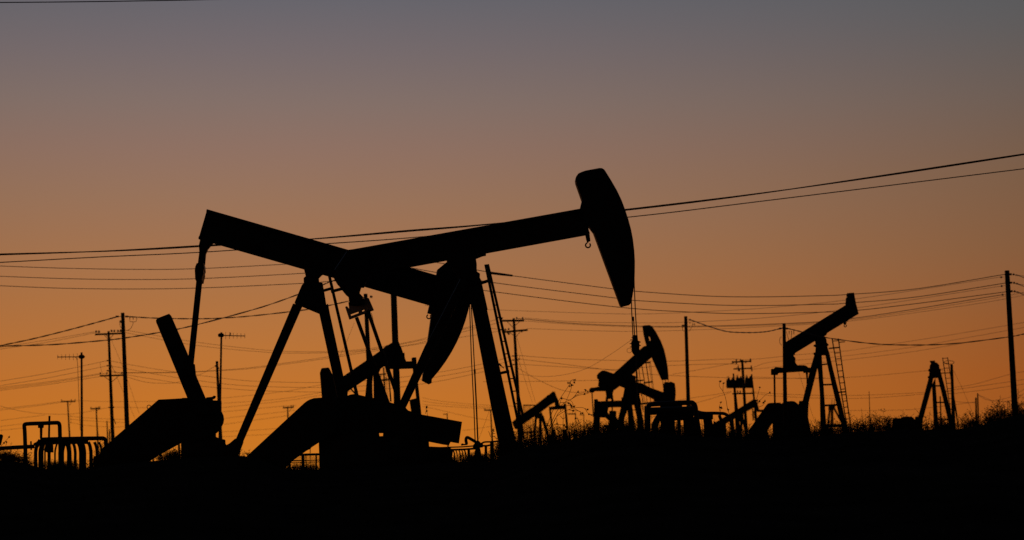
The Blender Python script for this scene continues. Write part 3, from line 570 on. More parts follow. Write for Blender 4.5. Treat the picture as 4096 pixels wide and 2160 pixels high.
# left double crossarm pole
o, v = pole('p440', 'utility pole at left with two crossarms and many insulators', fB(636, 283), fB(678, 1358), 190, 9, 15)
arm(o, v, fB(488, 320), fB(785, 308), 5.5); arm(o, v, fB(540, 770), fB(800, 762), 5)
for a, b in (((585, 322), (630, 368)), ((690, 320), (650, 366)), ((605, 322), (630, 345)), ((585, 772), (640, 815)), ((745, 770), (672, 835))): brace(o, v, fB(*a), fB(*b))
pins(o, v, [fB(x0, 289) for x0 in (502, 533)] + [fB(x0, 281) for x0 in (668, 698, 738, 768)], 4, 8)
pins(o, v, [fB(547, 743), fB(618, 740), fB(780, 737)], 3, 7); pins(o, v, [fB(624, 604), fB(624, 660), fB(626, 714)], 3, 6, Vector((1, 0, 0))); pins(o, v, [fB(642, 1112), fB(692, 1110)], 2.5, 5)
MB().strip(fB(692, 1235), fB(716, 1295), 3, v, -.1, .05).build('ground_rod', STEEL, o)
lead(o, v, [fB(545, 620), fB(550, 680), fB(560, 720), fB(575, 740)], 1.2); lead(o, v, [fB(672, 665), fB(695, 710), fB(730, 738), (475, 1493)], 1.2)
# antennas
def antenna(key, label, top, bot, Y, w, boom, n, box, flip, tick=(9, 10), group='yagi antennas on thin masts'):
    o, v = pole(key, label, top, bot, Y, w, w * 1.25, STEEL, group, 'antenna_mast', 'antenna')
    a, b = boom; MB().tube([v.w(a), v.w(b)], 1.8 * v.mpp, 6).build('boom', STEEL, o)
    for k in range(n):
        s = .02 + k / (n - 1) * .7; p = (b[0] + (a[0] - b[0]) * s, b[1] + (a[1] - b[1]) * s); h = tick[0] + k * tick[1] / 10
        MB().tube([v.w((p[0], p[1] - h)), v.w((p[0], p[1] + h))], .8 * v.mpp, 5).build('element', STEEL, o)
    c, hw, hh = box; MB().prism([(c[0] - hw, c[1] - hh * .5), (c[0] - hw * .5, c[1] - hh), (c[0] + hw * .5, c[1] - hh), (c[0] + hw, c[1] - hh * .5), (c[0] + hw, c[1] + hh * .5), (c[0] + hw * .5, c[1] + hh), (c[0] - hw * .5, c[1] + hh), (c[0] - hw, c[1] + hh * .5)], v, 0, .12).build('clamp', STEEL, o)
    return o, v
o, v = antenna('ant1', 'thin mast at far left with an antenna pointing left', fB(343, 515), fB(346, 1358), 120, 8, (fB(380, 562), fB(78, 565)), 6, (fB(343, 562), 12, 8), False)
lead(o, v, [fB(270, 566), fB(288, 580), fB(299, 640), fB(304, 760), fB(312, 980), fB(322, 1200), fB(328, 1360)], 2)
o, v = antenna('ant2', 'thin mast behind the left crank with an antenna pointing right', fL(1503, 304), fL(1490, 1040), 115, 7.5, (fL(1480, 325), fL(1665, 329)), 6, (fL(1500, 324), 12, 8), True)
MB().strip(fL(1564, 306), fL(1564, 330), 4, v, 0, .05).build('dipole_feed', STEEL, o)
o, v = pole('p870', 'short plain pole close beside the antenna mast behind the left crank', fL(1472, 500), fL(1486, 780), 160, 10, 12)
pins(o, v, [fL(1484, 548), fL(1463, 533)], 2.5, 6)
# far small crossarm poles, left
for key, lb, top, bot, Y, a, b in (('s1', 'small distant pole with one crossarm, left of the antenna mast', fA(918, 178), fA(946, 680), 400, fA(830, 192), fA(1026, 188)),
                                   ('s2', 'smallest distant pole with one crossarm, between the antenna mast and the double crossarm pole', fA(1306, 268), fA(1326, 680), 440, fA(1228, 290), fA(1362, 285)),
                                   ('s3', 'distant crossarm pole peeping over the sloping belt guard of the middle pump jack', fG(228, 120), fG(240, 500), 430, fG(145, 143), fG(342, 130)),
                                   ('s4', 'distant crossarm pole half hidden by the big front leg of the middle pump jack', fE(962, 170), fE(992, 780), 400, fE(845, 186), fE(1075, 178))):
    o, v = pole(key, lb, top, bot, Y, 5, 7)
    arm(o, v, a, b, 4.2)
    pins(o, v, [(a[0] + 2, a[1] - 5), (b[0] - 2, b[1] - 5), ((a[0] + b[0]) / 2 + 12, (a[1] + b[1]) / 2 - 5)], 2, 6)
    if key != 's4': brace(o, v, ((a[0] + b[0]) / 2 + 14, b[1] + 1), ((a[0] + b[0]) / 2 + 3, b[1] + 17), 1.4)
pins(*POLES['s1'], [fA(960, 390), fA(962, 432), fA(962, 472)], 1.6, 5)
o, v = pole('s5', 'far stub of a pole peeping over the end of the pump counterweight', fE(175, 236), fE(180, 420), 420, 3.6, 4.5); arm(o, v, fE(100, 260), fE(180, 254), 2.6)
o, v = pole('st1', 'short thin post standing left of the double crossarm pole base', fA(1453, 452), fA(1462, 730), 300, 4.5, 5.5)
o, v = pole('st2', 'shortest post stub tucked against the double crossarm pole base', fA(1486, 566), fA(1490, 730), 300, 4.5, 5)
o, v = pole('st3', 'slim post seen in the gap under the left belt guard', fL(1213, 1020), fL(1217, 1140), 120, 9, 9)
o, v = pole('st4', 'thin far post seen above the pipe fence in the gap under the belt guard', fG(636, 840), fG(640, 1060), 150, 3.5, 3.5)
# poles in the middle
o, v = pole('p1468', 'wooden pole rising behind the equalizer of the middle pump jack', (1462, 1175), (1476, 1480), 128, 15.5, 19)
pins(o, v, [(1485, 1187)], 5, 9, Vector((1, 0, 0))); lead(o, v, [(1478, 1245), (1486, 1256), (1492, 1280), (1494, 1302)], 2.4)
o, v = pole('p1575', 'thick wooden pole whose top is hidden behind the crossing beams', (1570, 1035), (1590, 1640), 112, 23, 28)
o, v = pole('p1535', 'small crossarm pole framed inside the legs of the left facing pump jack', ft(772, 868), ft(790, 1240), 320, 6, 8)
arm(o, v, ft(738, 1010), ft(832, 1003), 5); arm(o, v, ft(722, 945), ft(800, 940), 4); pins(o, v, [ft(740, 965), ft(775, 930), ft(735, 988), ft(800, 985)], 3, 7)
for x0 in (806, 828): lead(o, v, [ft(x0 - 10, 900), ft(x0 - 4, 1020), ft(x0 + 14, 1240)], 1.8)
# T pole right of the front leg
o, v = pole('p2060', 'utility pole with two crossarms just right of the middle pump jack ladder', fC(258, 62), fC(318, 1150), 190, 10, 15.5)
arm(o, v, fC(124, 90), fC(370, 88), 6); arm(o, v, fC(130, 214), fC(410, 189), 6)
for a, b in (((178, 92), (252, 165)), ((330, 90), (275, 140)), ((200, 210), (262, 250)), ((330, 205), (285, 262))): brace(o, v, fC(*a), fC(*b))
pins(o, v, [fC(130, 62), fC(290, 60), fC(355, 60), fC(165, 186), fC(203, 180)], 3.4, 7); pins(o, v, [fC(195, 222), fC(205, 232), fC(345, 204)], 3.4, 7)
pins(o, v, [fC(252, 472), fC(252, 516), fC(256, 566), fC(316, 506)], 2.6, 8, Vector((1, 0, 0)))
lead(o, v, [fC(275, 468), fC(300, 466), fC(322, 470), fC(318, 500)], 1.6); lead(o, v, [fC(300, 510), fC(318, 540), fC(326, 570), fC(322, 592)], 1.4)
# plain pole right of C
o, v = pole('p2741', 'tall plain wooden pole standing right of the distant horse head', fN(1179, 195), (2753, 1601), 170, 13, 15.5)
pins(o, v, [(2759, 1279)], 3.6, 7, Vector((1, 0, 0))); pins(o, v, [(2731, 1303)], 4, 8); arm(o, v, (2728, 1302), (2746, 1304), 5)
lead(o, v, [(2731, 1304), (2730, 1316), (2735, 1325)], 2); lead(o, v, [(2755, 1325), (2762, 1317), (2768, 1308), (2774, 1296), (2780, 1294)], 1.6)
for x0, y0 in ((2759, 1292), (2770, 1296), (2778, 1299)): lead(o, v, [(x0, y0 - 4), (x0 + 1, y0 + 3)], 2.6)
# pole at D
o, v = pole('p3137', 'wooden pole standing right against the tail of the right pump jack', fO(109, 414), (3141, 1640), 112, 13, 17)
pins(o, v, [fy(276, 371), fy(336, 372)], 4, 9, Vector((1, 0, 0))); lead(o, v, [fy(288, 446), fy(272, 458), fy(268, 490), fy(275, 510), fy(290, 524)], 2)
for x0 in (354, 376, 396): lead(o, v, [fy(x0, 392), fy(x0 + 1, 424)], 3)
lead(o, v, [fy(376, 424), fy(374, 465)], 2); lead(o, v, [fy(328, 395), fy(338, 430), fy(350, 476)], 1.6)
# transformer bank
o, v = pole('p2970', 'utility pole with stacked crossarms standing behind the three transformers', fw(640, 234), fw(680, 900), 215, 10, 12)
arm(o, v, fw(503, 266), fw(762, 254), 4.4); arm(o, v, fw(522, 360), fw(778, 349), 4); arm(o, v, fw(506, 697), fw(785, 690), 4.4)
pins(o, v, [fw(x0, y0) for x0, y0 in ((510, 268), (562, 242), (562, 272), (618, 240), (690, 262), (752, 234), (756, 252))], 3, 9)
pins(o, v, [fw(x0, y0) for x0, y0 in ((588, 336), (590, 372), (604, 376), (765, 330), (772, 374), (580, 668), (614, 670))], 2.6, 9)
o2, v2 = pole('p2938', 'pole holding the left end of the transformer bank', fw(521, 420), fw(562, 930), 212, 6, 15)
o3, v3 = pole('p3010', 'pole at the right end of the transformer bank', fw(768, 430), fw(805, 790), 212, 6, 8)
for lb, x0, x1, y0 in (('left one of the three pole-mounted transformers', 430, 548, 508), ('middle one of the three pole-mounted transformers', 558, 648, 490), ('right one of the three pole-mounted transformers', 684, 780, 488)):
    c0 = v2.w(fw((x0 + x1) / 2, 612)); tr = thing('transformer', lb, 'transformer', c0, 'transformers on the pole bank'); r = ((x1 - x0) / 2 + 6) / 3.396 * v2.mpp
    top = v2.w(fw((x0 + x1) / 2, y0)); MB().tube([c0, c0 + (top - c0) * .1, c0 + (top - c0) * .9, top], [r * .95, r, r, r * .9], 14).build('tank', PAINT, tr, smooth=True)
    for dx, h in ((-.5, 40), (.35, 34)):
        p = top + Vector((dx * r, 0, 0)); MB().tube([p, p + Vector((0, 0, h * .45 / 3.396 * v2.mpp)), p + Vector((0, 0, h / 3.396 * v2.mpp))], [.14, .07, .04], 7).build('bushing', GLAZE, tr)
    lead(tr, v2, [fw(x0 + 4, y0 + 10), fw(x0 - 1, y0 - 20), fw(x0 + 8, y0 - 46), fw(x0 + 34, y0 - 50)], 1.2)
pf = thing('platform', 'narrow platform carrying the three transformers between their poles', 'platform', v2.w(fw(610, 618)))
MB().strip(fw(432, 615), fw(780, 612), 3, v2, 0, .9).build('deck', WOOD, pf)
# right
o, v = pole('p4027', 'tall leaning wooden pole near the right edge carrying three pairs of wires', (4028, 1082), (4061, 1660), 128, 19, 25)
for x0, y0 in ((600, 252), (612, 480), (625, 712)):
    arm(o, v, fF(x0 - 10, y0), fF(x0 + 60, y0), 6, 0, 'bracket', STEEL); insulator(o, v.w(fF(x0 + 112, y0 + 2)), Vector((1, 0, 0)), 5.5 * v.mpp, 7 * v.mpp); insulator(o, v.w(fF(x0 + 198, y0 + 26)), Vector((1, 0, -.3)), 3.4 * v.mpp, 10 * v.mpp)
    lead(o, v, [fF(x0 + 55, y0), fF(x0 + 200, y0 + 22)], 1.6)
for x0, y0 in ((376, 332), (388, 572), (412, 808)): insulator(o, v.w(fF(x0, y0)), Vector((1, 0, 0)), 5 * v.mpp, 7 * v.mpp); lead(o, v, [fF(x0, y0), fF(x0 + 80, y0 - 14)], 1.5)
o, v = pole('p3810', 'rough wooden pole touching the ladder of the far right pump jack', fz(1108, 195), fz(1138, 1050), 160, 10.5, 15)
MB().ring(v, fz(1075, 168), 20, 2.2, 0, ry=7).build('wire_hoop', STEEL, o)
lead(o, v, [fz(965, 262), fz(1020, 250), fz(1105, 243)], 1.6)
for x0 in (985, 1015, 1050): lead(o, v, [fz(x0, 262), fz(x0 + 2, 285)], 1.8)
MB().strip(fz(1152, 740), fz(1198, 1060), 5, v, 0, .1).build('brace', WOOD, o)
pole('p3764', 'slim pole seen through the legs of the far right pump jack', fz(953, 628), fz(967, 1080), 240, 5, 6)
pole('p3904', 'shorter left one of two close posts in the weeds at right', fz(1437, 645), fz(1447, 1080), 200, 6.4, 7.5)
pole('p3911', 'taller right one of two close posts in the weeds at right', fz(1462, 588), fz(1474, 1080), 205, 5.4, 6.4)
pole('p3478', 'thin steel rod standing alone in the weeds right of the ladder', fy(1078, 940), fy(1092, 1330), 140, 2.4, 4, STEEL, None, 'marker_post', 'post')
# far antennas beyond F
o, v = antenna('ant3', 'blurred far antenna mast beyond the small pump jack, antenna to the left', fx(1365, 680), fx(1380, 1080), 420, 3.4, (fx(1370, 704), fx(1228, 706)), 9, (fx(1358, 702), 3, 4), True, (2.5, 1))
o, v = pole('ant4', 'blurred far lamp post with a short arm beyond the small pump jack', fx(1516, 708), fx(1521, 1000), 420, 3.2, 3.6, STEEL, None, 'lamp_post', 'lamp post'); arm(o, v, fx(1444, 722), fx(1520, 722), 2.4, 0, 'arm', STEEL)

# ================================================================== wires
def THIN(w): return .66 if w < 2.5 else .92 if w < 3.6 else 1.05 if w < 5 else 1.15
def wire(label, pts, Y0, Y1, w, group=None, name='wire', cat='wire', mat=CABLE, twist=0):
    xa, xb = pts[0][0], pts[-1][0]; P = []; R = []; pts = list(pts)
    def beyond(a, b, d): return (b[0] + d, b[1] + (b[1] - a[1]) / (b[0] - a[0]) * d)
    q = smooth_pts(pts, 9)
    if xb > 4090: q = q + [beyond(q[-2], q[-1], d) for d in (400, 800, 1200, 1600)]      # the span goes on outside the frame
    if xa < 0: q = [beyond(q[1], q[0], d) for d in (-1600, -1200, -800, -400)] + q
    for p in q:
        s = (p[0] - xa) / (xb - xa) if xb != xa else 0; Y = Y0 + (Y1 - Y0) * s
        P.append(at(p, Y)); R.append(w * THIN(w) * Y / FPX / 2)
    m = MB()
    if twist:
        for ph in (0, math.pi):
            PP = []; RR = []
            for i in range(len(P) - 1):
                for k in range(3):
                    s = k / 3; c = P[i].lerp(P[i + 1], s); a = ph + twist * (i + s); r = R[i]
                    PP.append(c + Vector((0, math.cos(a), math.sin(a))) * r * .55); RR.append(r * .62)
            m.tube(PP, RR, 6)
    else: m.tube(P, R, 5)
    mid = P[len(P) // 2]
    return tag(m.build(name, mat, None, Vector(mid)), label, cat, group)
wire('thicker upper one of the two black cables sweeping across the whole scene behind the beams', [(-60, 1018.5), (0, 1017.7), (435, 1004), (796, 984.6), (1235, 957), (1627, 924), (1955, 897), (2497, 840), (2992, 780), (3519, 704.7), (4096, 617), (4200, 601)], 96, 78, 6.2, None, 'power_cable', 'cable', CABLE, .16)
wire('thinner lower one of the two black cables sweeping across the whole scene behind the beams', [(-60, 1052), (0, 1049.8), (400, 1028), (796, 1009.6), (1299, 975.5), (1700, 946), (2506, 869.4), (3058, 803.5), (4096, 675), (4200, 662)], 97, 79, 4.0, None, 'power_cable', 'cable')
wire('lone dark wire crossing the top left corner of the sky', [(-60, 10.5), (0, 10), (300, 7.4), (560, 3.6), (800, -1), (1100, -9)], 60, 58, 4.2, None, 'power_cable', 'cable')
P3 = 'three wires strung to the hidden pole'
wire('highest of the three evenly spaced wires at the left edge', [(-60, 1061), (0, 1064), (260, 1073), (543, 1077.5), (782, 1075), (1141, 1057), (1572, 1032)], 135, 112, 3.1)
wire('middle of the three evenly spaced wires at the left edge', [(-60, 1102), (0, 1105), (240, 1114), (489, 1118), (782, 1115), (1217, 1093), (1573, 1068)], 135, 112, 3.1)
wire('lowest of the three evenly spaced wires at the left edge', [(-60, 1140), (0, 1143), (250, 1153), (516, 1156), (800, 1152), (1212, 1133.5), (1314, 1126), (1574, 1105)], 135, 112, 3.1)
w = wire('highest of the three long wires sagging from the middle beams to the leaning right pole', [(1574, 1030), (1739.5, 1049), (1907, 1080), (2049.5, 1103), (2443, 1154.5), (2541, 1165), (2824, 1184), (3041, 1187.6), (3300, 1182.5), (3384, 1178.5), (3661, 1156), (4028, 1096)], 112, 128, 3.3)
q = Vector(w.location); m = MB(); m.tube([at((1958, 1091), 114), at((2000, 1096.5), 114.2), at((2049, 1102.5), 114.5)], [5.6 * 114 / FPX, 5 * 114 / FPX, 4 * 114 / FPX], 8); m.build('sleeve', PIPE, w)
wire('middle of the three long wires sagging from the middle beams to the leaning right pole', [(1575, 1062), (1629, 1069), (1745, 1090), (1970, 1130), (2468, 1193), (2541, 1202), (2933, 1222), (3300, 1217), (3384, 1213), (3661, 1188.5), (4030, 1131)], 112, 128, 3.3)
wire('lowest of the three long wires sagging from the middle beams to the leaning right pole', [(1576, 1106), (1745, 1135), (1932, 1161.5), (2481, 1229.5), (2824, 1251), (3014, 1254.5), (3300, 1248.5), (3434, 1241), (3661, 1215), (4034, 1166)], 112, 128, 3.3)
wire('upper faint wire ending at the top knob left of the leaning right pole', [(1700, 1222), (1949, 1237.6), (2250, 1249), (2547, 1256), (2824, 1246), (3072, 1231), (3434, 1194), (4004, 1108)], 200, 128, 2.2)
wire('middle faint wire ending at the second knob left of the leaning right pole', [(2100, 1272), (2300, 1287), (2537, 1291), (2740, 1289), (3072, 1270), (3437, 1230), (4007, 1144)], 190, 128, 2.3)
wire('darker wire ending at the third knob left of the leaning right pole', [(2066, 1274), (2300, 1294), (2537, 1304), (2741, 1305.5), (3072, 1297), (3414, 1273), (4011, 1178.5)], 190, 128, 3.0)
wire('faint wire running just under the darker one to the right edge', [(2096, 1284), (2300, 1298), (2537, 1308), (2741, 1309), (3072, 1301), (3414, 1278), (3900, 1205), (4096, 1170), (4180, 1155)], 190, 180, 2.0)
wire('lowest faint wire from the double crossarm pole rising to the right edge', [(2107, 1314), (2300, 1321), (2537, 1325.6), (2800, 1319), (3072, 1306), (3414, 1283), (3900, 1216), (4096, 1181), (4180, 1166)], 190, 180, 2.0)
for k, (n_, y0) in enumerate((('top', 1099.5), ('middle', 1135), ('bottom', 1168.5))):
    wire(n_ + ' right-hand upper wire leaving the leaning pole for the right edge', [(4057 + 2 * k, y0), (4070 + 2 * k, y0 + 1), (4096, y0 + 5), (4180, y0 + 20)], 128, 124, 2.4)
    wire(n_ + ' right-hand lower wire leaving the leaning pole for the right edge', [(4062 + 2 * k, y0 + 1), (4074 + 2 * k, y0 + 3), (4096, y0 + 11), (4180, y0 + 42)], 128, 122, 3)
TC = 'twisted service cables'
wire('twisted cable from the left edge up to the thick plain pole', [(-60, 1398), (0, 1383), (120, 1358), (247, 1327), (360, 1297), (472, 1266)], 150, 150, 4.6, TC, 'service_cable', 'cable', CABLE, .9)
wire('twisted cable from the thick plain pole across the left pitman to the middle pole', [(505, 1266), (625, 1272.6), (766, 1275), (884, 1272.6), (1024, 1262), (1230, 1238), (1307, 1223.7), (1460, 1190)], 150, 128, 4.2, TC, 'service_cable', 'cable', CABLE, .9)
wire('twisted cable climbing from the left edge past the raised crank to the left A-frame top', [(-60, 1386), (0, 1384.5), (206, 1378.6), (412, 1362), (501, 1351.5), (636, 1330), (766, 1304), (1024, 1235.4), (1192, 1178), (1294, 1138), (1345, 1119), (1570, 1045)], 150, 112, 4.6, TC, 'service_cable', 'cable', CABLE, .9)
wire('twisted cable sagging right from the plain pole beside the far horse head', [(2757, 1278), (2775, 1284), (2831, 1304), (2902, 1325), (2967, 1330), (3030, 1329.5), (3075, 1325), (3122, 1314), (3132, 1312)], 170, 112, 4.2, TC, 'service_cable', 'cable', CABLE, .9)
wire('twisted cable sagging from the tail of the right pump jack to the right edge', [(3140, 1313), (3160, 1316), (3213, 1329), (3305, 1350.5), (3484, 1374), (3632, 1380), (3808, 1375), (4026, 1349), (4096, 1336), (4180, 1318)], 112, 130, 4.2, TC, 'service_cable', 'cable', CABLE, .9)
W4 = 'faint wires of the left double crossarm pole'
def faint(items, Y0, Y1, w, group):
    for lb, pts in items: wire(lb, pts, Y0, Y1, w, group)
faint([('upper wire from the left edge to the top crossarm of the double crossarm pole', [(-60, 1403), (0, 1390), (200, 1358), (383, 1326)]), ('lower wire from the left edge to the top crossarm of the double crossarm pole', [(-60, 1410), (0, 1397), (200, 1367), (396, 1328)]),
       ('top wire from the left edge to the shaft of the double crossarm pole', [(-60, 1537), (0, 1525), (200, 1491), (430, 1442.5)]), ('second wire from the left edge to the shaft of the double crossarm pole', [(-60, 1553), (0, 1543), (200, 1510), (430, 1463)]),
       ('third wire from the left edge, ending at the lower crossarm tip', [(-60, 1560), (0, 1550), (200, 1526), (401, 1494)]), ('fourth wire from the left edge, ending at the lower crossarm middle', [(-60, 1566), (0, 1556), (200, 1531), (428, 1492.5)]),
       ('lowest wire from the left edge to the lower crossarm of the double crossarm pole', [(-60, 1573), (0, 1562), (200, 1537), (400, 1506)])], 215, 190, 2.1, W4)
faint([('upper pale wire dipping between the left and middle double crossarm poles', [(483, 1323), (505, 1321), (760, 1365), (1024, 1397), (1200, 1407), (1400, 1402), (1600, 1375), (1760, 1338), (1896, 1302), (2009, 1272)]),
       ('lower pale wire dipping between the left and middle double crossarm poles', [(470, 1323), (505, 1331), (760, 1378), (1024, 1406), (1200, 1413), (1400, 1406), (1600, 1386), (1760, 1352), (1896, 1316), (2030, 1282)]),
       ('dark wire from the left lower crossarm rising to the middle double crossarm pole', [(448, 1491), (707, 1489), (872, 1481), (1024, 1468), (1307, 1428), (1466, 1402), (1600, 1378), (1760, 1345), (1896, 1309), (2020, 1320)]),
       ('thin wire hugging the dark one across the legs to the middle double crossarm pole', [(487, 1492), (707, 1490.5), (872, 1483), (1024, 1472), (1307, 1434), (1466, 1409), (1600, 1388), (1760, 1362), (1896, 1341), (2035, 1318)]),
       ('upper of three wires falling right from the left double crossarm pole behind the crank', [(438, 1443), (560, 1466), (707, 1489), (884, 1512), (1024, 1525), (1277, 1530), (1500, 1520), (1749, 1490), (1943, 1453), (2052, 1424)]),
       ('middle of three wires falling right from the left double crossarm pole behind the crank', [(440, 1463), (678, 1506), (884, 1534), (1024, 1545), (1277, 1550), (1500, 1540), (1749, 1507), (1943, 1470), (2052, 1440)]),
       ('lower of three wires falling right from the left double crossarm pole behind the crank', [(440, 1483), (513, 1500), (678, 1527), (807, 1545), (1024, 1562), (1283, 1568), (1500, 1560), (1743, 1527), (1943, 1485), (2054, 1458)]),
       ('slack wire drooping behind the crank to the short plain pole', [(490, 1500), (512, 1509), (580, 1528), (643, 1533), (707, 1530), (790, 1503), (862, 1464)])], 190, 190, 2.1, W4)
FW = 'far wires low over the field'
faint([('far wire pair, upper, left of the small distant crossarm pole', [(-60, 1650), (0, 1636), (120, 1622), (246, 1606)]), ('far wire rising beside it to the small distant crossarm pole', [(-60, 1652), (0, 1641), (120, 1627), (270, 1606)]),
       ('long sagging wire at the left edge reaching the double crossarm pole low down', [(-60, 1608), (0, 1624), (88, 1645), (177, 1655.6), (283, 1656), (365, 1644), (438, 1629)]),
       ('low straight wire sloping up across the far left', [(-60, 1690), (0, 1682), (180, 1660)]), ('low straight wire lying under the sloping one at far left', [(-60, 1714), (0, 1706), (90, 1695)]),
       ('lowest faint wire at far left over the pipes', [(-60, 1732), (0, 1722), (95, 1712)])], 400, 330, 1.8, FW)
faint([('far wire between the two left crossarm poles and the crank, highest', [(302, 1602), (420, 1606), (600, 1606), (650, 1606)]), ('far wire just above the left belt guard slope', [(450, 1629), (520, 1630), (590, 1631)]),
       ('far wire dropping right past the small crossarm pole, upper', [(283, 1665), (340, 1671), (440, 1676), (500, 1678)]), ('far wire dropping right past the small crossarm pole, middle', [(283, 1677), (340, 1682), (440, 1688), (500, 1690)]), ('far wire dropping right past the small crossarm pole, lower', [(283, 1690), (340, 1701), (440, 1708), (510, 1706)])], 400, 400, 1.7, FW)
ys = [((886, 1593), (1126, 1567.5), (1290, 1538)), ((886, 1614), (1120, 1596), (1290, 1569)), ((886, 1631), (1126, 1605), (1290, 1580)), ((886, 1648), (1140, 1624), (1185, 1622)), ((898, 1673), (1126, 1648), (1180, 1640)), ((898, 1697), (1126, 1666), (1160, 1660)), ((886, 1728), (1110, 1714), (1140, 1709)), ((886, 1747), (1090, 1737), (1120, 1733))]
for k, (n_, p) in enumerate(zip(('highest', 'second highest', 'third', 'fourth', 'fifth', 'sixth', 'second lowest', 'lowest'), ys)):
    wire(n_ + ' of the faint wires rising right between the left crank and the belt guard', list(p), 400, 420, 1.8, FW)
faint([('highest faint wire right of the middle crank under the horse head', [(1690, 1590), (1750, 1603), (1890, 1617), (2000, 1622), (2070, 1626)]), ('second faint wire right of the middle crank', [(1690, 1604), (1750, 1613), (1890, 1625), (2000, 1630)]), ('third faint wire right of the middle crank', [(1690, 1617), (1750, 1623), (1890, 1632), (1990, 1634)]),
       ('sloping faint wire crossing above the counterweight end', [(1690, 1626), (1750, 1638), (1880, 1668), (1960, 1681)]), ('low faint wire between the cables and the front leg', [(1850, 1722), (1900, 1716), (1970, 1704)])], 400, 400, 1.7, FW)
faint([('topmost faint wire right of the middle double crossarm pole', [(2070, 1421), (2160, 1429), (2335, 1438), (2661, 1445), (2932, 1436), (2968, 1447), ]), ('dark wire sloping from the middle double crossarm pole to the transformer bank', [(2074, 1436), (2280, 1460), (2454, 1482), (2623, 1498.5), (2905, 1511), (3050, 1514), (3300, 1512)]),
       ('faint wire dipping under the dark one to the transformer crossarm', [(2060, 1456), (2367, 1474), (2480, 1478), (2661, 1463), (2932, 1456), (2945, 1475)]), ('slack wire drooping from the middle double crossarm pole to the far equalizer', [(2072, 1473), (2144, 1514.8), (2226, 1553), (2291, 1569), (2346, 1566), (2375, 1560)]),
       ('level faint wire crossing behind the flower stalks', [(1932, 1527), (2200, 1525), (2390, 1521), (2420, 1520)])], 190, 210, 2.3, 'wires of the middle double crossarm pole')
faint([('pale wire rising from the far horse head to the transformer crossarm', [(2690, 1497), (2800, 1478), (2935, 1452)]), ('pale wire sloping up to the left of the transformers, upper', [(2700, 1603), (2780, 1590), (2860, 1578), (2925, 1566)]), ('pale wire sloping up to the left of the transformers, lower', [(2730, 1620), (2786, 1611), (2860, 1590), (2925, 1569)]),
       ('wire from the transformer bank level to the right A-frame', [(3008, 1508), (3200, 1514), (3330, 1513), (3500, 1502), (3715, 1482)]), ('upper pale wire right of the transformers behind the right pitman', [(3005, 1566), (3100, 1575), (3300, 1582), (3480, 1580), (3715, 1569)]), ('lower pale wire right of the transformers behind the right pitman', [(3005, 1570), (3100, 1584), (3300, 1593), (3480, 1592), (3715, 1575)]),
       ('upper pale wire rising right behind the right beam', [(2968, 1440), (3072, 1432), (3180, 1420), (3380, 1404), (3540, 1380), (3800, 1340), (4096, 1290), (4180, 1275)]), ('middle pale wire rising right behind the right beam', [(3000, 1475), (3072, 1450), (3180, 1441), (3380, 1424), (3640, 1390), (3900, 1345), (4096, 1310), (4180, 1295)]), ('lower pale wire rising right behind the right beam', [(3000, 1478), (3120, 1466), (3380, 1440), (3640, 1408), (3860, 1372)])], 215, 200, 1.9, 'wires of the transformer bank')
faint([('cable from the far right pole rising to the right edge', [(3812, 1550), (3900, 1536), (4040, 1497), (4096, 1486), (4180, 1468)]), ('faint wire below it at the right edge', [(3812, 1560), (3950, 1540), (4096, 1518), (4180, 1504)]), ('lower faint wire at the right edge', [(3812, 1575), (3950, 1558), (4096, 1536), (4180, 1522)]), ('slack wire dropping right of the far right pole', [(3815, 1604), (3850, 1609), (3900, 1611)]),
       ('two-post wire sagging to the right from the taller post', [(3914, 1578), (3940, 1590), (3975, 1602), (4040, 1588), (4096, 1557), (4180, 1505)]), ('second sagging wire right of the two close posts', [(3914, 1582), (3950, 1600), (4000, 1606), (4060, 1600), (4096, 1574)]),
       ('low wire left of the far right A-frame', [(3390, 1642), (3480, 1642), (3600, 1640), (3690, 1634), (3900, 1608)])], 230, 200, 2.0, 'wires at the far right')
GY = 'guy wires of the poles'
for lb, pts, Y in (('guy wire slanting down right from the left double crossarm pole', [fB(660, 365), fB(800, 700), fB(968, 1175)], 190), ('second guy wire lower down the left double crossarm pole', [fB(668, 650), fB(790, 930), fB(920, 1225)], 190), ('guy wire slanting down right from the middle double crossarm pole', [(2068, 1350), (2105, 1480), (2142, 1612)], 190),
                   ('lower guy wire of the middle double crossarm pole', [(2074, 1440), (2100, 1520), (2130, 1612)], 190), ('guy wire slanting down right from the pole behind the right pump jack', [fy(330, 400), fy(440, 765), fy(590, 1230)], 112), ('guy wire slanting right from the far right pole', [fz(1135, 280), fz(1260, 540), fz(1392, 850)], 160),
                   ('guy wire slanting down left behind the front leg of the middle pump jack', [fE(965, 95), fE(880, 360), fE(750, 700)], 110), ('guy wire slanting down left under the equalizer of the middle pump jack', [ft(455, 380), ft(370, 590), ft(295, 755)], 128)):
    wire(lb, pts, Y, Y, 1.5, GY, 'guy_wire', 'guy wire')
wire('thin signal wire drooping from the rod clamp under the raised horse head', [(2072, 1495), (2134, 1504), (2204, 1505.5), (2281, 1494), (2356, 1469), (2443, 1417), (2522, 1362)], 190, 61.6, 1.9, None, 'signal_wire', 'wire')

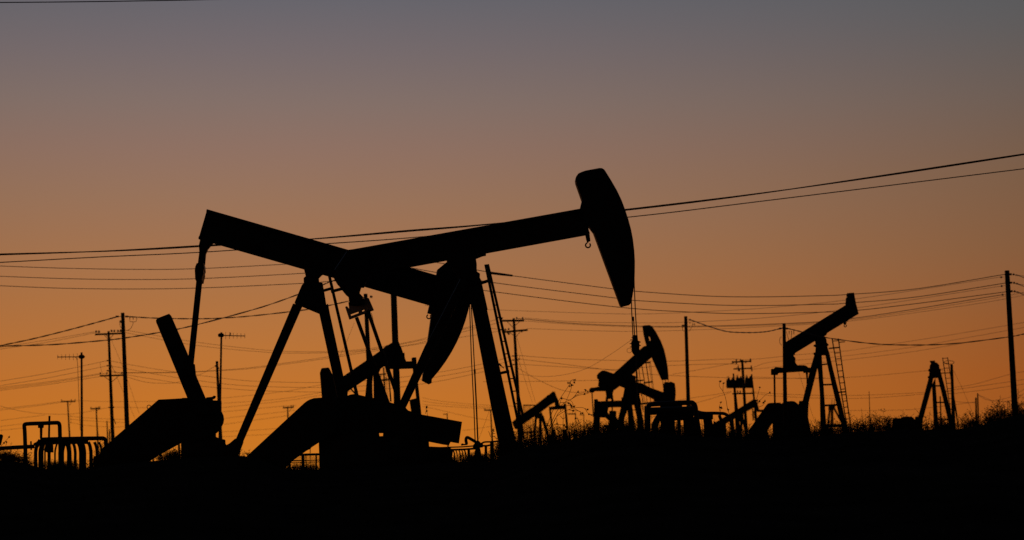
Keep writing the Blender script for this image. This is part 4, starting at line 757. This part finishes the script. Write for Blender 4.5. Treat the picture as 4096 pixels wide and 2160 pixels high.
# ================================================================== tall dry stalks standing up from the weeds
def stalk(label, curves, heads, Y=62.5, w=2.0):
    w *= 1.2
    v = View(curves[0][0][0], Y); b = v.w(curves[0][0]); g = Vector((b.x, b.y, ground_z(b.x, b.y)))
    o = thing('dry_stalk', label, 'plant', g, 'dry seed stalks standing in the weeds')
    m = MB()
    for i, c in enumerate(curves):
        q = [v.w(p) for p in smooth_pts(c, 6)]
        if i == 0: q = [g - Vector((0, 0, .05))] + q
        m.tube(q, [w * v.mpp / 2 * (1 - .45 * k / len(q)) for k in range(len(q))], 5)
    m.build('stem', WEED, o)
    for h in heads:
        p = v.w(h); r = random.uniform(3, 4.2) * v.mpp; m = MB()
        m.tube([p - Vector((0, 0, r)), p - Vector((0, 0, r * .5)), p + Vector((0, 0, r * .4)), p + Vector((0, 0, r))], [r * .2, r, r * .9, r * .2], 6)
        for k in range(5):
            a = random.uniform(0, 6.28); m.tube([p, p + Vector((math.cos(a) * r * 1.9, 0, math.sin(a) * r * 1.9))], [r * .3, r * .08], 4)
        m.build('seed_head', WEED, o)
stalk('tallest dry stalk with a drooping tip, right of the small far pump jack', [fx([(830, 1000), (900, 790), (960, 640), (1080, 440), (1180, 290), (1255, 175), (1275, 120), (1310, 85), (1355, 82)]), fx([(1275, 170), (1290, 210), (1282, 260), (1240, 370), (1190, 480)]), fx([(1262, 148), (1232, 143)]), fx([(1290, 160), (1300, 185)]), fx([(1330, 88), (1348, 130)])], fx([(1357, 90), (1347, 134), (1268, 147), (1232, 143), (1299, 184), (1257, 200)]))
stalk('dry stalk bending far right towards the distant equalizer', [fx([(850, 1000), (930, 860), (1040, 640), (1160, 505), (1300, 430), (1350, 385), (1450, 335), (1560, 322), (1595, 310)]), fx([(1350, 385), (1390, 330), (1410, 308)]), fx([(1290, 440), (1400, 375), (1530, 348), (1600, 335)]), fx([(1595, 305), (1570, 278), (1548, 270)])], fx([(1411, 308), (1530, 346), (1548, 271), (1592, 308)]))
stalk('dry stalk arching low over a cluster of seed heads beside the small pump jack', [fx([(870, 1010), (960, 880), (1020, 760), (1060, 690), (1130, 640), (1200, 560), (1280, 560), (1320, 575)]), fx([(1110, 420), (1200, 440), (1280, 465), (1320, 520), (1325, 560)]), fx([(1080, 505), (1160, 498), (1245, 510), (1290, 550)]), fx([(1100, 660), (1080, 560), (1110, 420)])], fx([(1110, 420), (1245, 510), (1273, 530), (1293, 556), (1290, 580), (1320, 575), (1345, 570)]))
stalk('dry stalk with a long low arch drooping to the right', [fx([(900, 1010), (1000, 790), (1080, 710), (1210, 640), (1340, 598), (1460, 588), (1530, 605), (1575, 670), (1610, 712)]), fx([(1250, 630), (1330, 648), (1420, 652), (1490, 690)]), fx([(1350, 610), (1420, 650), (1460, 660)]), fx([(1530, 605), (1585, 625)]), fx([(1610, 712), (1660, 722)])], fx([(1586, 625), (1608, 712), (1660, 724), (1463, 697), (1495, 693), (1325, 648)]))
stalk('short dry stalk with level twigs in front of the small pump jack pitmans', [fx([(1140, 1020), (1140, 900), (1145, 800), (1146, 705)]), fx([(1143, 800), (1090, 740)]), fx([(1146, 790), (1190, 770)]), fx([(820, 915), (960, 905), (1100, 900), (1165, 910), (1195, 940)]), fx([(1030, 880), (1028, 780)])], fx([(865, 918), (1032, 882), (1162, 910), (1192, 940)]))
stalk('dry stalk standing behind the weeds left of the far pitman', [fx([(1385, 1000), (1410, 900), (1415, 840), (1400, 790), (1375, 782)]), fx([(1412, 880), (1475, 862)]), fx([(1415, 850), (1428, 815)])], fx([(1372, 782), (1300, 936)]))
stalk('tall S-shaped dry stalk left of the transformers', [fw([(475, 1000), (440, 890), (425, 800), (405, 720), (370, 650), (335, 600), (330, 560), (340, 530)]), fw([(380, 665), (382, 600), (388, 553)]), fw([(455, 930), (448, 910)])], fw([(341, 527), (388, 553), (450, 912)]), w=1.8)
stalk('small dry stalk with two heads above the pipe loop', [fw([(350, 960), (330, 900), (338, 850), (352, 812)]), fw([(345, 930), (360, 890)])], fw([(353, 811), (343, 884), (362, 889)]), w=1.6)
stalk('dry stalk leaning right above the small beam end', [fw([(830, 1000), (850, 820), (900, 770), (960, 710), (1015, 682)]), fw([(835, 770), (860, 690), (880, 610)]), fw([(868, 875), (920, 855), (935, 818)]), fw([(870, 830), (838, 785)])], fw([(1015, 681), (880, 608), (878, 802), (930, 817), (950, 797), (842, 787)]), w=1.6)
stalk('bare twiggy dry stalk against the big front leg by the wellhead', [fE([(1010, 1050), (1000, 740), (995, 650), (1005, 570), (1030, 485)]), fE([(998, 700), (955, 650), (940, 600), (918, 565)]), fE([(1000, 610), (1045, 605)]), fE([(1000, 660), (1050, 655)]), fE([(1005, 560), (1040, 565)]), fE([(1004, 600), (1010, 540)])], fE([(1005, 545)]), Y=64, w=2.2)
stalk('little dry stalk with curled leaves above the counterweight of the middle pump jack', [fu([(1480, 520), (1474, 480), (1464, 455), (1468, 420), (1480, 395)]), fu([(1455, 500), (1462, 465)])], fu([(1470, 415), (1472, 465)]), Y=60.3, w=1.6)
stalk('dry stalk with seed heads above the inlet pipe at the left edge', [fA([(-5, 860), (20, 790), (55, 750), (95, 705), (125, 675)]), fA([(78, 790), (88, 760), (84, 738)]), fA([(370, 920), (410, 880), (440, 888)])], fA([(125, 674), (55, 752), (84, 738)]), Y=66, w=1.8)

# ================================================================== weeds and grass
HEIGHT = [(-900, 45), (0, 55), (110, 45), (150, 20), (190, 8), (330, 8), (355, 40), (400, 100), (450, 120), (500, 80), (620, 45), (690, 55), (760, 40), (900, 20), (960, 36), (1010, 30), (1090, 10), (1140, 14), (1300, 12), (1700, 18), (1900, 40), (1990, 75),
          (2060, 110), (2200, 108), (2330, 96), (2390, 62), (2480, 75), (2560, 75), (2680, 70), (2800, 72), (2960, 80), (3090, 75), (3230, 90), (3300, 80), (3370, 85), (3420, 95), (3480, 95), (3560, 85), (3700, 72), (3760, 70), (3850, 75), (3940, 85), (4020, 95), (4300, 100), (6000, 100)]
wv = []; wf = []
def blade(a, b, w):
    d = b - a; s = Vector((d.z, random.uniform(-.4, .4) * d.length, -d.x))
    if s.length < 1e-6: s = Vector((1, 0, 0))
    s.normalize(); i = len(wv); wv.extend([a - s * w / 2, a + s * w / 2, b]); wf.append((i, i + 1, i + 2))
def weed(x, Y, h, style):
    z = ground_z(x, Y) - .03; base = Vector((x, Y, z)); lean = Vector((random.uniform(-.18, .18), random.uniform(-.2, .2), 1)).normalized()
    bend = Vector((random.uniform(-.15, .15), 0, 0)); n = 3; pts = [base + lean * (h * k / n) + bend * h * (k / n) ** 2 for k in range(n + 1)]
    for k in range(n):
        d = pts[k + 1] - pts[k]; s = Vector((d.z, 0, -d.x)).normalized(); w0 = .0095 * (1 - .25 * k); w1 = .0095 * (.75 - .25 * k); i = len(wv)
        wv.extend([pts[k] - s * w0 / 2, pts[k] + s * w0 / 2, pts[k + 1] + s * w1 / 2, pts[k + 1] - s * w1 / 2]); wf.append((i, i + 1, i + 2, i + 3))
    if style == 0:                                             # spire with short side leaves all the way up
        m = int(h * 46)
        for k in range(m):
            t = .12 + .86 * k / max(m, 1); p = base + lean * (h * t) + bend * h * t * t; l = random.uniform(.03, .085) * (1.15 - .7 * t); a = random.uniform(0, 6.283)
            blade(p, p + Vector((math.cos(a) * l, math.sin(a) * l, l * random.uniform(.1, .7))), .0075)
    else:                                                      # branching bushy weed
        for k in range(int(5 + h * 9)):
            t = random.uniform(.15, .95); p = base + lean * (h * t) + bend * h * t * t; l = random.uniform(.08, .26) * (1.2 - .6 * t); a = random.uniform(0, 6.283)
            e = p + Vector((math.cos(a) * l * .75, math.sin(a) * l * .75, l * random.uniform(.2, .9))); blade(p, e, .0065)
            for j in range(4):
                q = p.lerp(e, random.uniform(.3, 1)); l2 = random.uniform(.02, .06); a2 = random.uniform(0, 6.283); blade(q, q + Vector((math.cos(a2) * l2, math.sin(a2) * .6 * l2, l2 * random.uniform(-.3, .9))), .008)
for k in range(7400):
    px = random.uniform(-250, 4350); Y = random.choice((random.uniform(59.0, 61.6), random.uniform(60.5, 66)))
    dens = min(1.0, .1 + interp(HEIGHT, px) / 75.0 * .95) * (1 if px < 140 or 340 < px < 520 or px > 1980 else .55)
    dens *= .55 + .45 * math.sin(px * .021 + 2 * math.sin(px * .0063)) ** 2        # clumps and thin patches
    if random.random() > dens: continue
    hp_ = interp(HEIGHT, px) / FPX * Y; u = random.random()
    h = hp_ * (.2 + .66 * u ** 2.4 + (.5 if random.random() < .045 else 0)) + .02
    weed((px - 2048) / FPX * Y, Y, max(.03, h), 0 if random.random() < .5 else 1)
for px0, px1, hmax, Y0, n in ((375, 480, 105, 73, 80), (-60, 130, 40, 63.5, 70), (640, 745, 45, 67, 60), (1985, 2052, 90, 63, 50), (1790, 1990, 42, 68, 130), (150, 350, 40, 71, 170), (1130, 1290, 26, 72, 60)):   # denser clumps
    for k in range(n):
        px = random.triangular(px0, px1, (px0 + px1) / 2); Y = Y0 + random.uniform(-1, 1)
        weed((px - 2048) / FPX * Y, Y, hmax / FPX * Y * random.uniform(.25, 1), 1)
for k in range(3500):                                           # short grass on the slope and around the machines
    x = random.uniform(-17, 17); Y = random.uniform(12, 50)
    if abs(x) > .2 * Y + 3: continue
    g = Vector((x, Y, ground_z(x, Y) - .02)); hh = .05 + .09 * random.random()
    for j in range(5): blade(g, g + Vector((random.uniform(-.08, .08), random.uniform(-.08, .08), hh * random.uniform(.5, 1))), .009)
me = bpy.data.meshes.new('dry_weeds'); me.from_pydata([tuple(p) for p in wv], [], wf); me.materials.append(WEED)
wo_ = bpy.data.objects.new('dry_weeds', me); COL.objects.link(wo_)
tag(wo_, 'dry weeds and grass fringing the dark ridge under the pump jacks', 'weeds', None, 'stuff')
